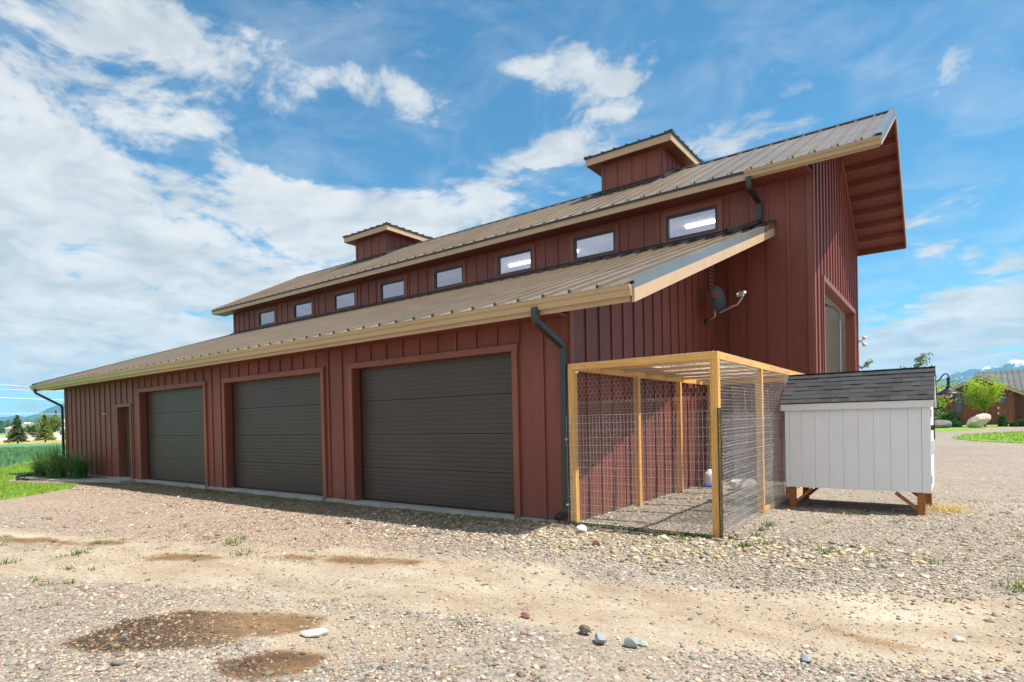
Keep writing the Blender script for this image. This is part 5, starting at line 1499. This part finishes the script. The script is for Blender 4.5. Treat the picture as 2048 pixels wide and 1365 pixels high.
def spruce(loc, H, r_, label, seed, mat=SPRM, group='spruces beyond the crop field', fwd=0):
    rs = random.Random(seed); t_ = thing('spruce_tree', label, 'spruce', loc, group)
    MB().tube([(loc[0], loc[1], loc[2]-.05), (loc[0], loc[1], loc[2]+H*.97)], [.03*H, .004*H], 7).build('trunk', BARK, t_, smooth=True)
    P_, SH = [], []
    lv = int(H*5.5)
    for i in range(lv):
        f_ = i/lv; z0 = loc[2]+H*(.12+.86*f_); L0 = r_*(1-f_)**.9+.05
        for k_ in range(max(5, int(11*(1-f_))+4)):
            a_ = rs.uniform(0, 6.28); L = L0*rs.uniform(.65, 1.12); n_ = int(16+22*(1-f_))
            tt = np.linspace(.12, 1, n_); up_ = -.30*L*tt**1.3+.12*L*tt**3
            c_ = np.stack([loc[0]+L*tt*math.cos(a_), loc[1]+L*tt*math.sin(a_), z0+up_], 1)+rng.normal(0, .035*r_, (n_, 3))*V((1, 1, .6))
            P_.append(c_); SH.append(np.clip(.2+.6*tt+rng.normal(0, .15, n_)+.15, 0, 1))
    leaves('crown', np.concatenate(P_), .07*r_+.03, mat, t_, np.concatenate(SH), .45)
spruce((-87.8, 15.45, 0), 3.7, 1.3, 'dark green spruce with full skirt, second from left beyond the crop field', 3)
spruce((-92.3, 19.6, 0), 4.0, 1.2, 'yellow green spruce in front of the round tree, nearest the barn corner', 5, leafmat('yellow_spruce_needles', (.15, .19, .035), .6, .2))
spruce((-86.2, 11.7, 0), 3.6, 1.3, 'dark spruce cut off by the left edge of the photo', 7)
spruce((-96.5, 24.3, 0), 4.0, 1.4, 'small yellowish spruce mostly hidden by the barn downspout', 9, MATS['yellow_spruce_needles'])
def at(px, py, d):
    c_ = fw+rt2*((px-963.52)/1185.56)-ut2*((py-857.17)/1185.56)
    h_ = math.hypot(c_[0], c_[1]); return (CAM.x+c_[0]/h_*d, CAM.y+c_[1]/h_*d, CAM.z+c_[2]/h_*d)
rt2, ut2 = r2, u2
p = at(102, 880, 165); dtree('round_tree', (p[0], p[1], -.1), 4.6, 2.3, .55, GRNM, 'wide pale green round tree behind the yellow green spruce', nl=4500, ls=.22, trunk_r=.3, seed=4, nb=40, sparse=1.2)
p = at(67, 876, 190); dtree('round_tree', (p[0], p[1], -.1), 3.6, 1.7, .5, SHRM, 'small dark round tree between the two far spruces', nl=1800, ls=.2, trunk_r=.2, seed=6, nb=22, sparse=1.2)
p = at(113, 876, 230); spruce((p[0], p[1], 0), 8.2, 1.5, 'tall thin far spruce rising behind the round tree', 11)
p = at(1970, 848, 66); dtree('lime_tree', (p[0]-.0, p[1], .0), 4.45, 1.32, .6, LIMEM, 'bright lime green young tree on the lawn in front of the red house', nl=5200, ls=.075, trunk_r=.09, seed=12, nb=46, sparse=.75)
p = at(1830, 845, 45); dtree('birch_tree', (p[0], p[1], 0), 5.0, .8, .86, GRNM, 'thin sparse leafy tree top above the middle of the coop roof', nl=700, ls=.075, trunk_r=.06, seed=15, nb=16, sparse=.5)
p = at(1858, 845, 46); dtree('birch_tree', (p[0], p[1], 0), 4.6, .5, .88, GRNM, 'small twiggy tree top above the right end of the coop roof', nl=220, ls=.075, trunk_r=.04, seed=17, nb=7, sparse=.4)
p = at(1729, 845, 44); dtree('birch_tree', (p[0], p[1], 0), 4.75, .6, .88, GRNM, 'small leafy tree top between the barn corner and the coop roof', nl=260, ls=.085, trunk_r=.05, seed=18, nb=8, sparse=.5)
p = at(1868, 845, 38); dtree('yellow_shrub', (p[0], p[1], 0), 3.0, 1.15, .72, LIMEM, 'yellow green young tree partly hidden behind the black lamp', nl=500, ls=.07, trunk_r=.04, seed=19, nb=12, sparse=.5)

def shrub(px, py, d, r_, h_, label, mat=SHRM, group='low shrubs in front of the red house'):
    p = at(px, py, d); t_ = thing('shrub', label, 'shrub', (p[0], p[1], -.03), group)
    n_ = 900; q_ = rng.normal(size=(n_, 3)); q_ /= np.linalg.norm(q_, axis=1)[:, None]; q_ *= rng.uniform(.55, 1.05, (n_, 1))**.5*(1+.2*np.sin(7*q_[:, :1])*np.cos(6*q_[:, 1:2])); q_[:, 2] = np.abs(q_[:, 2])
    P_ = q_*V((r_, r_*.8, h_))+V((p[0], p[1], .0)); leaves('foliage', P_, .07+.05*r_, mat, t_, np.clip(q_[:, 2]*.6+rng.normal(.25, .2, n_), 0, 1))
    b_ = MB()
    for i in range(6): b_.tube([(p[0], p[1], -.05), (p[0]+random.gauss(0, r_*.3), p[1]+random.gauss(0, r_*.3), h_*.7)], .015, 4)
    b_.build('stem', BARK, t_)
shrub(1901, 846, 66.2, .75, 1.35, 'large green shrub at the left corner of the red house')
shrub(1909, 847, 64.5, .42, .7, 'small round green shrub right of the large corner shrub')
shrub(1876, 838, 70, .9, 1.5, 'pale flowering shrub furthest left, beyond the grey boulder', GRNM)
shrub(2005, 846, 66.6, .32, 1.0, 'clipped dark green round bush against the red house wall')
shrub(2034, 846, 66.6, .5, .45, 'low green shrub right of the house corner')
shrub(2047, 846, 66.6, .5, .6, 'dark low shrub cut off by the right edge of the photo')
p = at(1947, 851, 62); rock('boulder', (p[0], p[1], -.05), (.75, .5, .62), ROCKW, 'big pale yellow boulder on the lawn left of the lime green tree', 'boulder', 41, jag=.8, flat=.02, shear=(.45, .1))
p = at(1880, 846, 62); rock('boulder', (p[0], p[1], -.05), (.85, .5, .42), ROCKG, 'low grey boulder on the lawn beside the coop corner', 'boulder', 44, flat=.02)
p = at(2002, 838, 66.9); pb = thing('utility_post', 'short dark red utility post with small white boxes by the house wall', 'utility post', (p[0], p[1], 0))
MB().box(p[0]-.1, p[0]+.1, p[1]-.1, p[1]+.1, -.05, 1.75).build('post', TRIM, pb)
for z in (1.6, 1.15): MB().box(p[0]-.22, p[0]-.11, p[1]-.12, p[1]-.02, z-.09, z+.09).build('meter_box', WHITEP, pb)

# ------------------------------------------------------------------ red house
hs_ = thing('house', 'low red board and batten house with grey metal roof beyond the gravel drive', 'house', (9, 70, 0))
HX0, HX1, HY = 4.02, 9.25, 67.6
hz = lambda x: 4.72-.55*abs(x-6.62)
MB().prism([(HX0, HY, -.1), (HX1, HY, -.1), (HX1, HY, hz(HX1)-.18), (6.62, HY, 4.54), (HX0, HY, hz(HX0)-.18)], (0, .2, 0)).build('gable_wall', HOUSE, hs_)
hw_ = [o for o in COL.objects if o.name.startswith('gable_wall')][-1]
for i in range(13):
    x_ = HX0+.08+i*(HX1-HX0-.16)/12; boxp('batten', (.06, .04, round(hz(x_)-.25, 3)), (x_, HY-.022, (hz(x_)-.25)/2), HOUSE, hw_)
MB().box(HX0, HX0+.2, HY+.2, 80, -.1, 3.0).build('side_wall', HOUSE, hs_)
MB().box(HX1-.2, HX1, HY+.2, 71.5, -.1, 3.0).build('side_wall', HOUSE, hs_)
MB().box(HX1, 26, 71.3, 71.5, -.1, 3.2).build('front_wall', HOUSE, hs_)
hf_ = [o for o in COL.objects if o.name.startswith('front_wall')][-1]
for i in range(10): boxp('batten', (.06, .04, 3.1), (HX1+.25+i*.45, 71.278, 1.55), HOUSE, hf_)
HROOF = metal('grey_roof_metal', (.17, .175, .16), .40, .4)
for s_, xe in ((-1, 3.3), (1, 9.85)):
    MB().prism([(6.62, 67.1, 4.75), (xe, 67.1, 4.75-.55*abs(xe-6.62)), (xe, 67.1, 4.66-.55*abs(xe-6.62)), (6.62, 67.1, 4.66)], (0, 9, 0)).build('roof', HROOF, hs_)
    ro = [o for o in COL.objects if o.name.startswith('roof.') or o.name == 'roof'][-1]
    for i in range(16):
        y_ = 67.2+i*.45
        MB().bar((6.62, y_, 4.77), (xe, y_, 4.77-.55*abs(xe-6.62)), .04, .05).build('seam', HROOF, ro)
    MB().prism([(6.62, 67.06, 4.73), (xe, 67.06, 4.73-.55*abs(xe-6.62)), (xe, 67.06, 4.50-.55*abs(xe-6.62)), (6.62, 67.06, 4.50)], (0, .04, 0)).build('rake_board', FASC, hs_)
MB().prism([(6.62, 70.3, 3.28), (6.62, 75.0, 5.50), (6.62, 79.7, 3.28), (6.62, 79.7, 3.2), (6.62, 75, 5.42), (6.62, 70.3, 3.2)], (20, 0, 0)).build('roof', HROOF, hs_)
ro = [o for o in COL.objects if o.name.startswith('roof.')][-1]
for i in range(18): MB().bar((6.9+i*.45, 70.3, 3.31), (6.9+i*.45, 75.0, 5.53), .04, .05).build('seam', HROOF, ro)
MB().box(9.6, 26, 70.26, 70.30, 3.02, 3.24).build('fascia', FASC, hs_)
MB().box(8.9, 26, 70.12, 70.25, 3.10, 3.24).build('gutter', GUT, hs_)
MB().box(HX0+.35, HX0+.42, HY-.06, HY-.01, -.0, 2.9).build('downspout', DOWN, hs_)
for (a_, b_, c_, d_) in ((4.82, 5.42, 1.3, 3.02), (6.35, 6.95, 2.1, 2.75), (8.0, 8.6, 2.1, 2.75)):
    f_ = MB(); t = .06
    f_.box(a_-t, a_, HY-.05, HY+.0-.001, c_-t, d_+t); f_.box(b_, b_+t, HY-.05, HY-.001, c_-t, d_+t); f_.box(a_, b_, HY-.05, HY-.001, c_-t, c_); f_.box(a_, b_, HY-.05, HY-.001, d_, d_+t)
    fo = f_.build('window', FRAME, hs_); boxp('pane', (b_-a_, .01, d_-c_), ((a_+b_)/2, HY-.02, (c_+d_)/2), DARKGL, fo)

# ------------------------------------------------------------------ far left: fence, sheds, cables
fn = thing('wire_fence', 'thin post and wire fence along the far side of the crop field', 'fence', (-99, 20, 0))
prev = None
for i in range(15):
    y_ = -14+i*5.2; x_ = -98-.06*(y_)
    MB().box(x_-.05, x_+.05, y_-.05, y_+.05, -.05, 1.35).build('post', BARK, fn)
for z in (.5, .9, 1.25):
    tag(MB().tube([(-98+.84, -14, z), (-98-.06*59, 59, z)], .018, 4).build('wire', GALV, fn))
def shed(px, py, d, w_, h_, wall, roofc, label):
    p = at(px, py, d); t_ = thing('shed', label, 'shed', (p[0], p[1], 0), 'far farm buildings')
    MB().box(p[0]-3, p[0]+3, p[1]-w_/2, p[1]+w_/2, -.1, h_*.62).build('wall', wall, t_)
    MB().prism([(p[0]-3.3, p[1]-w_/2-.3, h_*.60), (p[0]-3.3, p[1], h_), (p[0]-3.3, p[1]+w_/2+.3, h_*.60)], (6.6, 0, 0)).build('roof', roofc, t_)
    for k_ in (-.25, .2): MB().box(p[0]+3.001, p[0]+3.05, p[1]+w_*k_-.6, p[1]+w_*k_+.6, h_*.15, h_*.45).build('window', DARKGL, t_)
CREAM = varied('cream_wall', (.62, .58, .50), .05, 1, .8)
shed(56, 876, 215, 9, 4.2, CREAM, CREAM, 'pale low farm shed just right of the dark far spruce')
shed(80, 876, 225, 7, 4.0, WHITEP, WHITEP, 'small white farm shed behind the yellow green spruce')
shed(104, 876, 205, 8, 3.4, CREAM, WHITEP, 'white gabled farm building right of the yellow green spruce')
shed(118, 876, 215, 9, 5.2, CREAM, WHITEP, 'white roofed farm building nearest the barn corner')
CAB = varied('pale_cable', (.70, .71, .72), .03, 1, .5)
for (y0, z0, y1, z1, lb) in ((9.764, 6.17, 12.2, 6.05, 'uppermost pale power cable crossing the sky at far left'), (9.75, 5.722, 12.2, 5.69, 'pale power cable just below the uppermost at far left'),
                         (9.73, 4.875, 15.03, 4.703, 'thick pale power cable at mid height crossing the sky at far left'), (11.3, 3.276, 15, 3.21, 'lowest pale power cable crossing in front of the blue mountain')):
    s_ = (z1-z0)/(y1-y0); b_ = MB()
    ps = [(-70, y_, z0+s_*(y_-y0)+.0006*(y_-12)**2) for y_ in np.linspace(-30, 60, 19)]
    tag(b_.tube(ps, .024 if 'thick' not in lb else .036, 5).build('power_cable', CAB, smooth=True), lb, 'power cable', 'power cables at far left')

# ------------------------------------------------------------------ mountains and air
def ridge(name, a0, a1, D, prof, n_a=260, n_r=26, depth=3000):
    az_ = np.linspace(a0, a1, n_a); base = np.interp(az_, [p_[0] for p_ in prof], [p_[1] for p_ in prof])
    jag = (fbm(az_*.9+50, az_*0+3, 6)-.5)*.011+(fbm(az_*4+9, az_*0+7, 4)-.5)*.004
    crest = np.maximum((base+jag*np.clip(base/.03, .2, 1.2))*D, 5)
    rr = np.linspace(0, 1, n_r)
    vs = []
    for r_ in rr:
        dd = D+depth*(r_-.5); f_ = 1-abs(2*r_-1)
        nn = fbm(az_*1.6+2, np.full(n_a, r_*5), 5); h_ = crest*np.clip(f_*(1.0)+(nn-.5)*.55*f_*(1-f_)*2.2, 0, 1.02)*(dd/D if r_ < .5 else 1)
        a_ = np.radians(az_); vs.append(np.stack([CAM.x+np.sin(a_)*dd, CAM.y+np.cos(a_)*dd, h_-.5*(f_ == 0)], 1))
    vs = np.concatenate(vs); I = np.arange(n_a*n_r).reshape(n_r, n_a)
    q_ = np.stack([I[:-1, :-1], I[:-1, 1:], I[1:, 1:], I[1:, :-1]], -1).reshape(-1, 4)[:, ::-1]
    return tag(fast_mesh(name, vs, q_, MTN, smooth=True), kind='structure')
ridge('mountain_range', -125, -35, 8000, [(-125, .03), (-95, .02), (-80, .018), (-77, .0205), (-76.3, .021), (-75.6, .0195), (-75.0, .0235), (-74.5, .032), (-73.6, .038), (-72, .05), (-66, .06), (-50, .04), (-35, .0)])
ridge('mountain_range', -25, 45, 8000, [(-25, .0), (-12, .02), (-5, .035), (-1.6, .047), (-.7, .0440), (.0, .0450), (.7, .0530), (1.4, .0560), (2.0, .0535), (2.8, .059), (3.7, .0640), (4.4, .0625), (8, .066), (20, .05), (45, .02)], n_a=420)
p = (0, 0)
def treeline(name, a0, a1, D, h_, mat, n_=2600):
    a_ = np.radians(rng.uniform(a0, a1, n_)); P_ = np.stack([CAM.x+np.sin(a_)*D*rng.uniform(.97, 1.03, n_), CAM.y+np.cos(a_)*D*rng.uniform(.97, 1.03, n_), rng.uniform(0, 1, n_)*h_*(.5+fbm(np.degrees(a_)*3, a_*0, 4))], 1)
    o = leaves(name, P_, h_*.28, mat, None, None, .7); return tag(o, kind='stuff')
treeline('far_woodland', -100, -50, 1100, 14, SHRM, 5000)
treeline('far_trees', -15, 25, 420, 9, SHRM, 3500)
hm = NM('valley_air'); hm.t.nodes.remove(hm.b)
pv = hm.n('ShaderNodeVolumePrincipled'); pv.inputs['Color'].default_value = (.36, .66, 1.0, 1); pv.inputs['Density'].default_value = 8.5e-5; pv.inputs['Anisotropy'].default_value = .1
hm.l(pv.outputs[0], hm.out.inputs['Volume'])
hb = MB().box(-14000, 14000, -12000, 14000, -1.4, 640)
tag(hb.build('haze', hm.m), kind='stuff')
